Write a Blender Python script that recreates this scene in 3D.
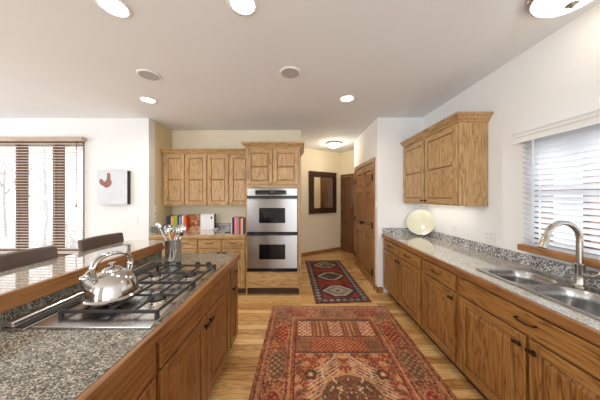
import bpy, bmesh, math, random
import numpy as np
from mathutils import Vector, Matrix
random.seed(7)
PI = math.pi
S = bpy.context.scene
COL = S.collection
for o in list(bpy.data.objects):
    bpy.data.objects.remove(o)

# ------------------------------------------------------------------ camera
EYE = 1.48
cam_d = bpy.data.cameras.new('camera')
cam = bpy.data.objects.new('camera', cam_d)
COL.objects.link(cam)
cam.location = (0, 0, EYE)
cam.rotation_euler = (PI / 2, 0, 0)
cam_d.sensor_width = 36
cam_d.lens = 215 / 600 * 36
cam_d.shift_x = -1 / 600
cam_d.shift_y = -3 / 600
cam_d.clip_start = 0.02
S.camera = cam

# ------------------------------------------------------------------ world, daylight, exposure
S.view_settings.view_transform = 'Standard'
S.view_settings.look = 'None'
S.view_settings.gamma = 1
S.view_settings.exposure = 0.18
S.view_settings.use_curve_mapping = False
W = bpy.data.worlds.new('overcast_sky')
S.world = W
W.use_nodes = True
bgn = W.node_tree.nodes['Background']
bgn.inputs[0].default_value = (0.97, 0.985, 1.0, 1)
bgn.inputs[1].default_value = 1.7


def area(name, loc, rot, sx, sy, power, col=(1, 1, 1), spread=PI, shape='RECTANGLE', parent=None):
    d = bpy.data.lights.new(name, 'AREA')
    d.shape = shape
    d.size = sx
    if shape == 'RECTANGLE':
        d.size_y = sy
    d.energy = power
    d.color = col
    d.spread = spread
    o = bpy.data.objects.new(name, d)
    o.location = loc
    o.rotation_euler = rot
    COL.objects.link(o)
    if parent:
        o.parent = parent
    return o


# fill lamps added for even brightness at unseen openings behind and left of the camera
area('fill_rear', (0.5, -3.1, 1.5), (PI / 2, 0, 0), 2.4, 2.2, 46, (0.80, 0.90, 1))
area('fill_rear', (-3.15, -3.1, 1.5), (PI / 2, 0, 0), 1.8, 2.2, 34, (0.80, 0.90, 1))
area('fill_side', (-5.45, 0.4, 1.5), (0, -PI / 2, 0), 2.1, 4.4, 52, (0.80, 0.90, 1))

area('daylight_sink_window', (3.4, 1.1, 1.9), (0, PI / 2, 0), 3.2, 4.0, 85, (0.95, 0.98, 1))


# ------------------------------------------------------------------ materials
def srgb(r, g, b):
    def f(c):
        c /= 255
        return c / 12.92 if c <= 0.04045 else ((c + 0.055) / 1.055) ** 2.4
    return (f(r), f(g), f(b), 1)


def base_mat(name):
    m = bpy.data.materials.new(name)
    m.use_nodes = True
    nt = m.node_tree
    return m, nt, nt.nodes['Principled BSDF']


def N(nt, typ, **kw):
    n = nt.nodes.new(typ)
    for k, v in kw.items():
        setattr(n, k, v)
    return n


def ramp(nt, stops, interp='LINEAR'):
    n = nt.nodes.new('ShaderNodeValToRGB')
    cr = n.color_ramp
    cr.interpolation = interp
    while len(cr.elements) < len(stops):
        cr.elements.new(0.5)
    for e, (p, c) in zip(cr.elements, stops):
        e.position = p
        e.color = c
    return n


def plain(name, col, rough=0.5, metal=0.0, noise=0.04, nscale=8, bump=0.0, bscale=200, spec=0.5, **kw):
    m, nt, b = base_mat(name)
    tc = N(nt, 'ShaderNodeTexCoord')
    nz = N(nt, 'ShaderNodeTexNoise')
    nz.inputs['Scale'].default_value = nscale
    nt.links.new(tc.outputs['Object'], nz.inputs['Vector'])
    lo = tuple(c * (1 - noise) for c in col[:3]) + (1,)
    hi = tuple(min(1, c * (1 + noise)) for c in col[:3]) + (1,)
    r = ramp(nt, [(0.3, lo), (0.7, hi)])
    nt.links.new(nz.outputs['Fac'], r.inputs['Fac'])
    nt.links.new(r.outputs['Color'], b.inputs['Base Color'])
    b.inputs['Roughness'].default_value = rough
    b.inputs['Metallic'].default_value = metal
    b.inputs['Specular IOR Level'].default_value = spec
    if bump:
        nb = N(nt, 'ShaderNodeTexNoise')
        nb.inputs['Scale'].default_value = bscale
        nt.links.new(tc.outputs['Object'], nb.inputs['Vector'])
        bp = N(nt, 'ShaderNodeBump')
        bp.inputs['Strength'].default_value = bump
        bp.inputs['Distance'].default_value = 0.002
        nt.links.new(nb.outputs['Fac'], bp.inputs['Height'])
        nt.links.new(bp.outputs['Normal'], b.inputs['Normal'])
    for k, v in kw.items():
        b.inputs[k].default_value = v
    return m


def wood(name, axis, light, mid, dark, rough=0.34, rings=13.0):
    """oak: long grain along one object axis, cathedral rings and fine pores"""
    m, nt, b = base_mat(name)
    tc = N(nt, 'ShaderNodeTexCoord')
    oi = N(nt, 'ShaderNodeObjectInfo')
    mul = N(nt, 'ShaderNodeMath', operation='MULTIPLY')
    mul.inputs[1].default_value = 31.7
    nt.links.new(oi.outputs['Random'], mul.inputs[0])
    add = N(nt, 'ShaderNodeVectorMath', operation='ADD')
    nt.links.new(tc.outputs['Object'], add.inputs[0])
    nt.links.new(mul.outputs[0], add.inputs[1])

    def mapped(across, along):
        mp = N(nt, 'ShaderNodeMapping')
        sc = [across] * 3
        sc['xyz'.index(axis)] = along
        mp.inputs['Scale'].default_value = sc
        nt.links.new(add.outputs[0], mp.inputs['Vector'])
        return mp
    m1 = mapped(5.5, 0.75)
    n1 = N(nt, 'ShaderNodeTexNoise')
    n1.inputs['Scale'].default_value = 1.6
    n1.inputs['Detail'].default_value = 2.5
    n1.inputs['Roughness'].default_value = 0.45
    nt.links.new(m1.outputs[0], n1.inputs['Vector'])
    k = N(nt, 'ShaderNodeMath', operation='MULTIPLY')
    k.inputs[1].default_value = rings
    nt.links.new(n1.outputs['Fac'], k.inputs[0])
    fr = N(nt, 'ShaderNodeMath', operation='FRACT')
    nt.links.new(k.outputs[0], fr.inputs[0])
    r1 = ramp(nt, [(0.0, (0.25,) * 3 + (1,)), (0.12, (0.62,) * 3 + (1,)), (0.65, (1, 1, 1, 1)), (0.93, (0.55,) * 3 + (1,)), (1.0, (0.25,) * 3 + (1,))])
    nt.links.new(fr.outputs[0], r1.inputs['Fac'])
    m2 = mapped(170, 5.0)
    n2 = N(nt, 'ShaderNodeTexNoise')
    n2.inputs['Scale'].default_value = 1.0
    n2.inputs['Detail'].default_value = 1.5
    nt.links.new(m2.outputs[0], n2.inputs['Vector'])
    m3 = mapped(3, 0.4)
    n3 = N(nt, 'ShaderNodeTexNoise')
    n3.inputs['Scale'].default_value = 1.2
    nt.links.new(m3.outputs[0], n3.inputs['Vector'])
    # combine to one 0..1 value
    a1 = N(nt, 'ShaderNodeMath', operation='MULTIPLY')
    a1.inputs[1].default_value = 0.40
    nt.links.new(r1.outputs['Color'], a1.inputs[0])
    a2 = N(nt, 'ShaderNodeMath', operation='MULTIPLY_ADD')
    a2.inputs[1].default_value = 0.75
    nt.links.new(n2.outputs['Fac'], a2.inputs[0])
    nt.links.new(a1.outputs[0], a2.inputs[2])
    a3 = N(nt, 'ShaderNodeMath', operation='MULTIPLY_ADD')
    a3.inputs[1].default_value = 0.28
    nt.links.new(n3.outputs['Fac'], a3.inputs[0])
    nt.links.new(a2.outputs[0], a3.inputs[2])
    r2 = ramp(nt, [(0.46, dark), (0.68, mid), (0.96, light)])
    nt.links.new(a3.outputs[0], r2.inputs['Fac'])
    nt.links.new(r2.outputs['Color'], b.inputs['Base Color'])
    b.inputs['Roughness'].default_value = rough
    bp = N(nt, 'ShaderNodeBump')
    bp.inputs['Strength'].default_value = 0.12
    bp.inputs['Distance'].default_value = 0.001
    nt.links.new(n2.outputs['Fac'], bp.inputs['Height'])
    nt.links.new(bp.outputs['Normal'], b.inputs['Normal'])
    return m


OAK = (srgb(196, 160, 110), srgb(160, 122, 76), srgb(86, 58, 32))
oak_x = wood('oak_grain_x', 'x', *OAK)
oak_z = wood('oak_grain_z', 'z', *OAK)
oak_y = wood('oak_grain_y', 'y', *OAK)
BASE_SHADED = (srgb(168, 121, 66), srgb(132, 87, 42), srgb(60, 36, 16))  # same cabinet oak, darkened to carry the shade on the lower right run
base_x = wood('base_oak_shaded_x', 'x', *BASE_SHADED)
base_z = wood('base_oak_shaded_z', 'z', *BASE_SHADED)
base_y = wood('base_oak_shaded_y', 'y', *BASE_SHADED)
TRIM = (srgb(156, 108, 62), srgb(128, 84, 46), srgb(84, 52, 27))
trim_x = wood('counter_oak_x', 'x', *TRIM, rings=4)
trim_y = wood('counter_oak_y', 'y', *TRIM, rings=4)
DOOR = (srgb(174, 124, 76), srgb(144, 97, 56), srgb(90, 56, 30))
door_z = wood('door_oak_z', 'z', *DOOR, rings=5)
door_x = wood('door_oak_x', 'x', *DOOR, rings=5)
DARK = (srgb(128, 86, 50), srgb(102, 66, 38), srgb(64, 38, 20))
ddoor_z = wood('dark_door_oak_z', 'z', *DARK, rings=4)
mirror_wood = wood('espresso_wood_z', 'z', srgb(72, 40, 26), srgb(54, 28, 18), srgb(34, 16, 10), rings=4)
mull_z = wood('window_wood_z', 'z', srgb(136, 92, 62), srgb(112, 74, 48), srgb(80, 50, 32), rings=4)
mull_x = wood('window_wood_x', 'x', srgb(136, 92, 62), srgb(112, 74, 48), srgb(80, 50, 32), rings=4)
sill_y = wood('sill_oak_y', 'y', srgb(178, 128, 80), srgb(148, 98, 56), srgb(96, 60, 32), rings=4)
groove = plain('groove_dark_wood', srgb(120, 80, 44), 0.6)
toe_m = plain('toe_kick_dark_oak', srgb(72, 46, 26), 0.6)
inner_m = plain('cabinet_seam_wood', srgb(70, 42, 22), 0.7)

wall_white = plain('paint_white', srgb(240, 240, 238), 0.75, noise=0.012, nscale=2, bump=0.08, bscale=90)
wall_cream = plain('paint_cream', srgb(238, 226, 200), 0.75, noise=0.012, nscale=2, bump=0.08, bscale=90)
wall_ochre = plain('paint_warm_cream', srgb(226, 204, 160), 0.75, noise=0.012, nscale=2, bump=0.08, bscale=90)
ceil_m = plain('paint_ceiling', srgb(238, 241, 244), 0.85, noise=0.012, nscale=1.5, bump=0.12, bscale=60)
white_pl = plain('white_plastic', srgb(240, 240, 238), 0.4, noise=0.01)
white_blind = plain('white_blind_slat', srgb(240, 243, 246), 0.45, noise=0.01)
nt_ = white_blind.node_tree
tl_ = N(nt_, 'ShaderNodeBsdfTranslucent')
tl_.inputs[0].default_value = (0.93, 0.95, 0.97, 1)
ms_ = N(nt_, 'ShaderNodeMixShader')
ms_.inputs[0].default_value = 0.7
nt_.links.new(nt_.nodes['Principled BSDF'].outputs[0], ms_.inputs[1])
nt_.links.new(tl_.outputs[0], ms_.inputs[2])
nt_.links.new(ms_.outputs[0], nt_.nodes['Material Output'].inputs[0])
tan_blind = plain('tan_blind_slat', srgb(228, 216, 204), 0.5, noise=0.05, nscale=20)
tan_val = wood('tan_valance_x', 'x', srgb(198, 178, 156), srgb(180, 158, 134), srgb(150, 128, 106), rings=4)
bronze = plain('oil_rubbed_bronze', srgb(58, 46, 38), 0.42, 0.8, noise=0.1, nscale=60)
brass = plain('satin_brass', srgb(206, 180, 130), 0.3, 0.85, noise=0.05, nscale=40)
iron = plain('black_cast_iron', srgb(34, 32, 31), 0.5, 0.1, noise=0.2, nscale=90, bump=0.2, bscale=300)
black_pl = plain('black_enamel', srgb(20, 20, 22), 0.25, noise=0.1)
black_gl = plain('black_oven_glass', srgb(16, 16, 18), 0.06, noise=0.1)
black_mt = plain('black_matte', srgb(30, 28, 28), 0.6, noise=0.1)
chrome = plain('polished_steel', (0.62, 0.60, 0.57, 1), 0.10, 1.0, noise=0.02)
nickel = plain('brushed_nickel', srgb(178, 172, 162), 0.26, 1.0, noise=0.05, nscale=60)
glow_w = None


def steel(name, axis, col=(0.66, 0.655, 0.65, 1), rough=0.24, aniso=0.0):
    m, nt, b = base_mat(name)
    tc = N(nt, 'ShaderNodeTexCoord')
    mp = N(nt, 'ShaderNodeMapping')
    sc = [400, 400, 400]
    sc['xyz'.index(axis)] = 3
    mp.inputs['Scale'].default_value = sc
    nt.links.new(tc.outputs['Object'], mp.inputs['Vector'])
    nz = N(nt, 'ShaderNodeTexNoise')
    nz.inputs['Scale'].default_value = 1
    nt.links.new(mp.outputs[0], nz.inputs['Vector'])
    r = ramp(nt, [(0.2, tuple(c * 0.86 for c in col[:3]) + (1,)), (0.8, col)])
    nt.links.new(nz.outputs['Fac'], r.inputs['Fac'])
    nt.links.new(r.outputs['Color'], b.inputs['Base Color'])
    b.inputs['Metallic'].default_value = 1
    b.inputs['Roughness'].default_value = rough
    if aniso:
        b.inputs['Anisotropic'].default_value = aniso
        b.inputs['Anisotropic Rotation'].default_value = 0.25
        tg = N(nt, 'ShaderNodeTangent', direction_type='RADIAL', axis='Z')
        nt.links.new(tg.outputs[0], b.inputs['Tangent'])
    bp = N(nt, 'ShaderNodeBump')
    bp.inputs['Strength'].default_value = 0.05
    bp.inputs['Distance'].default_value = 0.0005
    nt.links.new(nz.outputs['Fac'], bp.inputs['Height'])
    nt.links.new(bp.outputs['Normal'], b.inputs['Normal'])
    return m


steel_x = steel('brushed_steel_x', 'x')
steel_y = steel('brushed_steel_y', 'y')
steel_z = steel('brushed_steel_z', 'z', rough=0.2)
oven_steel = steel('oven_brushed_steel', 'x', (0.50, 0.495, 0.485, 1), rough=0.28, aniso=0.96)


def granite(name, tones, scale=150.0, rough=0.09, stretch=(1, 1, 1), rot=0.0):
    m, nt, b = base_mat(name)
    tc = N(nt, 'ShaderNodeTexCoord')
    mp = N(nt, 'ShaderNodeMapping')
    mp.inputs['Scale'].default_value = stretch
    mp.inputs['Rotation'].default_value = (0, 0, rot)
    nt.links.new(tc.outputs['Object'], mp.inputs['Vector'])
    nd = N(nt, 'ShaderNodeTexNoise')
    nd.inputs['Scale'].default_value = scale * 0.5
    nd.inputs['Detail'].default_value = 3
    nt.links.new(mp.outputs[0], nd.inputs['Vector'])
    mx = N(nt, 'ShaderNodeVectorMath', operation='MULTIPLY_ADD')
    mx.inputs[1].default_value = (0.012,) * 3
    nt.links.new(nd.outputs['Color'], mx.inputs[0])
    nt.links.new(mp.outputs[0], mx.inputs[2])
    v = N(nt, 'ShaderNodeTexVoronoi')
    v.inputs['Scale'].default_value = scale
    nt.links.new(mx.outputs[0], v.inputs['Vector'])
    sep = N(nt, 'ShaderNodeSeparateColor')
    nt.links.new(v.outputs['Color'], sep.inputs[0])
    nb = N(nt, 'ShaderNodeTexNoise')
    nb.inputs['Scale'].default_value = scale * 0.12
    nb.inputs['Detail'].default_value = 4
    nt.links.new(mp.outputs[0], nb.inputs['Vector'])
    mm = N(nt, 'ShaderNodeMath', operation='MULTIPLY_ADD')
    mm.inputs[1].default_value = 0.6
    nt.links.new(sep.outputs[0], mm.inputs[0])
    m2 = N(nt, 'ShaderNodeMath', operation='MULTIPLY')
    m2.inputs[1].default_value = 0.4
    nt.links.new(nb.outputs['Fac'], m2.inputs[0])
    nt.links.new(m2.outputs[0], mm.inputs[2])
    r = ramp(nt, tones)
    nt.links.new(mm.outputs[0], r.inputs['Fac'])
    nt.links.new(r.outputs['Color'], b.inputs['Base Color'])
    b.inputs['Roughness'].default_value = rough
    b.inputs['Specular IOR Level'].default_value = 0.6
    return m


gr_island = granite('granite_green_grey', [(0.18, srgb(24, 22, 20)), (0.30, srgb(62, 58, 50)), (0.46, srgb(108, 103, 90)), (0.62, srgb(142, 136, 122)), (0.80, srgb(192, 186, 174))], 210, 0.16, (1.0, 1.7, 1), 0.7)
gr_bar = granite('granite_bar_polished', [(0.12, srgb(70, 64, 58)), (0.26, srgb(120, 112, 102)), (0.42, srgb(150, 142, 130)), (0.6, srgb(178, 170, 158)), (0.76, srgb(206, 200, 190))], 200, 0.05, (1.0, 1.7, 1), 0.7)
gr_bar.node_tree.nodes['Principled BSDF'].inputs['Coat Weight'].default_value = 1.0
gr_bar.node_tree.nodes['Principled BSDF'].inputs['Coat IOR'].default_value = 1.8
gr_bar.node_tree.nodes['Principled BSDF'].inputs['Coat Roughness'].default_value = 0.03
gr_counter = granite('granite_beige_grey', [(0.12, srgb(92, 86, 78)), (0.25, srgb(146, 138, 124)), (0.45, srgb(172, 164, 148)), (0.62, srgb(190, 183, 170)), (0.78, srgb(214, 209, 200))], 190, 0.06)
gr_counter.node_tree.nodes['Principled BSDF'].inputs['Coat Weight'].default_value = 0.7
gr_counter.node_tree.nodes['Principled BSDF'].inputs['Coat IOR'].default_value = 1.7
gr_splash = granite('granite_speckled_blue_grey', [(0.12, srgb(34, 34, 38)), (0.27, srgb(92, 92, 98)), (0.42, srgb(140, 138, 140)), (0.58, srgb(176, 172, 168)), (0.72, srgb(226, 224, 222))], 110, 0.2)


def floor_mat():
    m, nt, b = base_mat('oak_strip_floor')
    tc = N(nt, 'ShaderNodeTexCoord')
    br = N(nt, 'ShaderNodeTexBrick')
    br.offset = 0.37
    br.offset_frequency = 3
    br.inputs['Color1'].default_value = (0, 0, 0, 1)
    br.inputs['Color2'].default_value = (1, 1, 1, 1)
    br.inputs['Mortar'].default_value = (0.5, 0.5, 0.5, 1)
    br.inputs['Scale'].default_value = 1
    br.inputs['Mortar Size'].default_value = 0.0012
    br.inputs['Brick Width'].default_value = 1.05
    br.inputs['Row Height'].default_value = 0.083
    nt.links.new(tc.outputs['Object'], br.inputs['Vector'])
    rnd = N(nt, 'ShaderNodeSeparateColor')
    nt.links.new(br.outputs['Color'], rnd.inputs[0])
    off = N(nt, 'ShaderNodeMath', operation='MULTIPLY')
    off.inputs[1].default_value = 53.0
    nt.links.new(rnd.outputs[0], off.inputs[0])
    ad = N(nt, 'ShaderNodeVectorMath', operation='ADD')
    nt.links.new(tc.outputs['Object'], ad.inputs[0])
    nt.links.new(off.outputs[0], ad.inputs[1])

    def noise(sc, s, det):
        mp = N(nt, 'ShaderNodeMapping')
        mp.inputs['Scale'].default_value = sc
        nt.links.new(ad.outputs[0], mp.inputs['Vector'])
        n = N(nt, 'ShaderNodeTexNoise')
        n.inputs['Scale'].default_value = s
        n.inputs['Detail'].default_value = det
        nt.links.new(mp.outputs[0], n.inputs['Vector'])
        return n
    n1 = noise((1.1, 9, 1), 1.6, 2.5)
    k = N(nt, 'ShaderNodeMath', operation='MULTIPLY')
    k.inputs[1].default_value = 8
    nt.links.new(n1.outputs['Fac'], k.inputs[0])
    fr = N(nt, 'ShaderNodeMath', operation='FRACT')
    nt.links.new(k.outputs[0], fr.inputs[0])
    rr = ramp(nt, [(0, (0.2,) * 3 + (1,)), (0.2, (0.8,) * 3 + (1,)), (0.7, (1, 1, 1, 1)), (1, (0.2,) * 3 + (1,))])
    nt.links.new(fr.outputs[0], rr.inputs['Fac'])
    n2 = noise((5, 150, 1), 1.0, 3)
    a = N(nt, 'ShaderNodeMath', operation='MULTIPLY')
    a.inputs[1].default_value = 0.34
    nt.links.new(rr.outputs['Color'], a.inputs[0])
    b2 = N(nt, 'ShaderNodeMath', operation='MULTIPLY_ADD')
    b2.inputs[1].default_value = 0.4
    nt.links.new(n2.outputs['Fac'], b2.inputs[0])
    nt.links.new(a.outputs[0], b2.inputs[2])
    c = N(nt, 'ShaderNodeMath', operation='MULTIPLY_ADD')
    c.inputs[1].default_value = 0.52
    nt.links.new(rnd.outputs[0], c.inputs[0])
    nt.links.new(b2.outputs[0], c.inputs[2])
    r = ramp(nt, [(0.24, srgb(112, 70, 36)), (0.48, srgb(170, 120, 68)), (0.74, srgb(206, 160, 100)), (1.05 if False else 1.0, srgb(228, 190, 134))])
    nt.links.new(c.outputs[0], r.inputs['Fac'])
    mix = N(nt, 'ShaderNodeMix', data_type='RGBA')
    nt.links.new(br.outputs['Fac'], mix.inputs['Factor'])
    nt.links.new(r.outputs['Color'], mix.inputs[6])
    mix.inputs[7].default_value = srgb(92, 58, 30)
    nt.links.new(mix.outputs[2], b.inputs['Base Color'])
    b.inputs['Roughness'].default_value = 0.3
    return m


def emit(name, col, st):
    m, nt, b = base_mat(name)
    b.inputs['Base Color'].default_value = col
    b.inputs['Emission Color'].default_value = col
    b.inputs['Emission Strength'].default_value = st
    return m


def glass_mat():
    m, nt, b = base_mat('window_glass')
    nt.nodes.remove(b)
    out = nt.nodes['Material Output']
    t = N(nt, 'ShaderNodeBsdfTransparent')
    g = N(nt, 'ShaderNodeBsdfGlossy')
    g.inputs['Roughness'].default_value = 0.02
    mx = N(nt, 'ShaderNodeMixShader')
    mx.inputs[0].default_value = 0.05
    nt.links.new(t.outputs[0], mx.inputs[1])
    nt.links.new(g.outputs[0], mx.inputs[2])
    nt.links.new(mx.outputs[0], out.inputs[0])
    return m


def attr_mat(name, rough=0.95):
    """woven pile: the dyed pattern is stored per vertex of the rug, with yarn noise on top"""
    m, nt, b = base_mat(name)
    at = N(nt, 'ShaderNodeAttribute')
    at.attribute_name = 'dye'
    tc = N(nt, 'ShaderNodeTexCoord')
    nz = N(nt, 'ShaderNodeTexNoise')
    nz.inputs['Scale'].default_value = 160
    nz.inputs['Detail'].default_value = 2
    nt.links.new(tc.outputs['Object'], nz.inputs['Vector'])
    r = ramp(nt, [(0.25, (0.62, 0.62, 0.62, 1)), (0.75, (1.22, 1.2, 1.16, 1))])
    nt.links.new(nz.outputs['Fac'], r.inputs['Fac'])
    mx = N(nt, 'ShaderNodeMix', data_type='RGBA', blend_type='MULTIPLY')
    mx.inputs['Factor'].default_value = 1
    nt.links.new(at.outputs['Color'], mx.inputs[6])
    nt.links.new(r.outputs['Color'], mx.inputs[7])
    nt.links.new(mx.outputs[2], b.inputs['Base Color'])
    b.inputs['Roughness'].default_value = rough
    b.inputs['Specular IOR Level'].default_value = 0.15
    bp = N(nt, 'ShaderNodeBump')
    bp.inputs['Strength'].default_value = 0.3
    bp.inputs['Distance'].default_value = 0.003
    nt.links.new(nz.outputs['Fac'], bp.inputs['Height'])
    nt.links.new(bp.outputs['Normal'], b.inputs['Normal'])
    return m


floor_m = floor_mat()
glass_m = glass_mat()
lens_m = emit('lamp_lens_warm_white', (1, 0.93, 0.82, 1), 14)
dome_m = emit('lamp_dome_frosted', (1, 0.9, 0.74, 1), 5)
strip_m = emit('lamp_strip', (1, 0.95, 0.86, 1), 3)
leather = plain('brown_leather', srgb(88, 72, 64), 0.42, noise=0.08, nscale=30, bump=0.2, bscale=160)
stool_wood = plain('dark_stool_wood', srgb(56, 38, 28), 0.45, noise=0.15, nscale=20)
snow_m = plain('snow', srgb(235, 238, 242), 0.9, noise=0.03)
bark_m = plain('grey_bark', srgb(176, 172, 168), 0.9, noise=0.2, nscale=20)
twig_m = plain('grey_twigs', srgb(184, 180, 176), 0.9, noise=0.2, nscale=20)


# ------------------------------------------------------------------ mesh helpers
class MB:
    def __init__(self):
        self.bm = bmesh.new()

    def box(self, x0, x1, y0, y1, z0, z1, mat=0, bev=0.0, seg=1):
        bm = self.bm
        co = [(x, y, z) for z in (z0, z1) for y in (y0, y1) for x in (x0, x1)]
        v = [bm.verts.new(c) for c in co]
        fs = [bm.faces.new([v[i] for i in q]) for q in
              ((0, 2, 3, 1), (4, 5, 7, 6), (0, 1, 5, 4), (2, 6, 7, 3), (0, 4, 6, 2), (1, 3, 7, 5))]
        for f in fs:
            f.material_index = mat
        if bev > 0:
            es = list({e for f in fs for e in f.edges})
            r = bmesh.ops.bevel(bm, geom=es, offset=bev, segments=seg, affect='EDGES', profile=0.5)
            for f in r['faces']:
                f.material_index = mat
        return self

    def frustum(self, x0, x1, z0, z1, ya, yb, inset, mat=0):
        """raised panel facing -y: base rectangle at ya, inset rectangle at yb"""
        bm = self.bm
        i = inset
        A = [bm.verts.new(c) for c in ((x0, ya, z0), (x1, ya, z0), (x1, ya, z1), (x0, ya, z1))]
        B = [bm.verts.new(c) for c in ((x0 + i, yb, z0 + i), (x1 - i, yb, z0 + i), (x1 - i, yb, z1 - i), (x0 + i, yb, z1 - i))]
        for k in range(4):
            j = (k + 1) % 4
            bm.faces.new((A[k], A[j], B[j], B[k])).material_index = mat
        bm.faces.new(B).material_index = mat
        return self

    def tube(self, pts, r, n=10, mat=0, cap=True, flat=1.0, closed=False):
        bm = self.bm
        P = [Vector(p) for p in pts]
        R = r if isinstance(r, (list, tuple)) else [r] * len(P)
        rings = []
        up = None
        for i, p in enumerate(P):
            if closed:
                d = P[(i + 1) % len(P)] - P[i - 1]
            elif i == 0:
                d = P[1] - P[0]
            elif i == len(P) - 1:
                d = P[-1] - P[-2]
            else:
                d = (P[i + 1] - P[i]).normalized() + (P[i] - P[i - 1]).normalized()
            d.normalize()
            if up is None:
                up = Vector((0, 0, 1)) if abs(d.z) < 0.9 else Vector((1, 0, 0))
            a = d.cross(up)
            if a.length < 1e-5:
                a = d.cross(Vector((0, 1, 0)))
            a.normalize()
            b = a.cross(d).normalized()
            up = b
            rings.append([bm.verts.new(p + (a * math.cos(t) + b * math.sin(t) * flat) * R[i])
                          for t in (2 * PI * k / n for k in range(n))])
        m = len(rings)
        for i in range(m if closed else m - 1):
            A, B = rings[i], rings[(i + 1) % m]
            for k in range(n):
                j = (k + 1) % n
                bm.faces.new((A[k], A[j], B[j], B[k])).material_index = mat
        if cap and not closed:
            bm.faces.new(rings[0][::-1]).material_index = mat
            bm.faces.new(rings[-1]).material_index = mat
        return self

    def lathe(self, prof, c=(0, 0, 0), n=32, mat=0, M=None):
        """profile of (radius, height) turned about z, then moved by M or to c"""
        bm = self.bm
        T = M if M is not None else Matrix.Translation(c)
        rings = []
        for r, z in prof:
            if r < 1e-6:
                rings.append([bm.verts.new(T @ Vector((0, 0, z)))])
            else:
                rings.append([bm.verts.new(T @ Vector((r * math.cos(2 * PI * k / n), r * math.sin(2 * PI * k / n), z))) for k in range(n)])
        for A, B in zip(rings, rings[1:]):
            if len(A) == 1 and len(B) == 1:
                continue
            for k in range(n):
                j = (k + 1) % n
                if len(A) == 1:
                    f = (A[0], B[j], B[k])
                elif len(B) == 1:
                    f = (A[k], A[j], B[0])
                else:
                    f = (A[k], A[j], B[j], B[k])
                bm.faces.new(f).material_index = mat
        return self

    def prism(self, poly, fn, d0, d1, mat=0):
        """2-d outline extruded: fn(u, v, d) gives the point"""
        bm = self.bm
        A = [bm.verts.new(fn(u, v, d0)) for u, v in poly]
        B = [bm.verts.new(fn(u, v, d1)) for u, v in poly]
        n = len(poly)
        bm.faces.new(A[::-1]).material_index = mat
        bm.faces.new(B).material_index = mat
        for k in range(n):
            j = (k + 1) % n
            bm.faces.new((A[k], A[j], B[j], B[k])).material_index = mat
        return self

    def build(self, name, mats, parent=None, smooth=None, M=None):
        bm = self.bm
        if M is not None:
            bmesh.ops.transform(bm, matrix=M, verts=bm.verts)
        bmesh.ops.recalc_face_normals(bm, faces=bm.faces)
        me = bpy.data.meshes.new(name)
        bm.to_mesh(me)
        bm.free()
        for m in (mats if isinstance(mats, (list, tuple)) else [mats]):
            me.materials.append(m)
        if smooth is not None:
            me.polygons.foreach_set('use_smooth', [True] * len(me.polygons))
            me.set_sharp_from_angle(angle=math.radians(smooth))
        o = bpy.data.objects.new(name, me)
        COL.objects.link(o)
        if parent is not None:
            o.parent = parent
        return o


def tag(o, label=None, cat=None, group=None, kind=None):
    if label:
        o['label'] = label
    if cat:
        o['category'] = cat
    if group:
        o['group'] = group
    if kind:
        o['kind'] = kind
    return o


def thing(name, label, cat, loc=(0, 0, 0), rz=0.0, group=None, kind=None):
    o = bpy.data.objects.new(name, None)
    COL.objects.link(o)
    o.location = loc
    o.rotation_euler = (0, 0, rz)
    o.empty_display_size = 0.1
    return tag(o, label, cat, group, kind)


def copy_tree(o, parent=None):
    c = o.copy()
    COL.objects.link(c)
    if parent is not None:
        c.parent = parent
    for ch in list(o.children):
        copy_tree(ch, c)
    return c


def struct(mb, name, mats, label, cat='wall', smooth=None):
    return tag(mb.build(name, mats, None, smooth), label, cat, None, 'structure')


# ------------------------------------------------------------------ dimensions
CEIL = 2.71
YN = 3.97          # back wall of the oven nook
YW = 3.36          # window wall on the left
XN = -2.38         # side wall of the nook
XR = 1.89          # right wall
YR = 3.33          # short wall at the end of the right counter
XP = 1.185         # pantry door wall
HA = Vector((0.0, 5.32, 0))
HB = Vector((1.09, 6.0, 0))
HC = Vector((1.79, 4.88, 0))

# ------------------------------------------------------------------ shell
struct(MB().box(-5.7, 2.1, -3.3, 6.6, -0.12, 0), 'floor', floor_m, 'honey oak strip floor running across the kitchen', 'floor')
struct(MB().box(-5.7, 2.1, -3.3, 6.6, CEIL, CEIL + 0.12), 'ceiling', ceil_m, 'flat pale grey painted ceiling', 'ceiling')
WX0, WX1, WZ0, WZ1 = -5.15, -3.38, 0.6, 2.34
mb = MB()
mb.box(-5.6, WX0, YW, YW + 0.14, 0, CEIL).box(WX1, XN, YW, YW + 0.14, 0, CEIL)
mb.box(WX0, WX1, YW, YW + 0.14, 0, WZ0).box(WX0, WX1, YW, YW + 0.14, WZ1, CEIL)
struct(mb, 'wall_left', wall_white, 'white wall with the wide three light window')
struct(MB().box(XN - 0.12, XN, YW + 0.14, YN + 0.12, 0, CEIL), 'wall_nook', wall_ochre, 'narrow warm cream side wall of the oven nook')
struct(MB().box(XN, 0.0, YN, YN + 0.12, 0, CEIL), 'wall_back', wall_cream, 'cream wall behind the oven and bookshelf counter')
struct(MB().box(-0.12, 0.0, YN + 0.12, 5.32, 0, CEIL), 'wall_hall_left', wall_cream, 'cream left wall of the hallway')


def angled_wall(name, a, b, label, t=0.1):
    d = (b - a).normalized()
    n = Vector((-d.y, d.x, 0))
    mb = MB()
    poly = [a, b, b + n * t, a + n * t]
    mb.prism([(p.x, p.y) for p in poly], lambda u, v, z: (u, v, z), 0, CEIL)
    return struct(mb, name, wall_cream, label)


angled_wall('wall_hall_back', HA, HB, 'angled cream hallway wall behind the dark framed mirror')
angled_wall('wall_hall_right', HB, HC, 'angled cream hallway wall around the far dark door')
struct(MB().box(1.3055, 1.95, 4.72, 4.83, 0, CEIL), 'wall_hall_end', wall_cream, 'cream end wall of the hallway behind the pantry doors')
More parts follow.
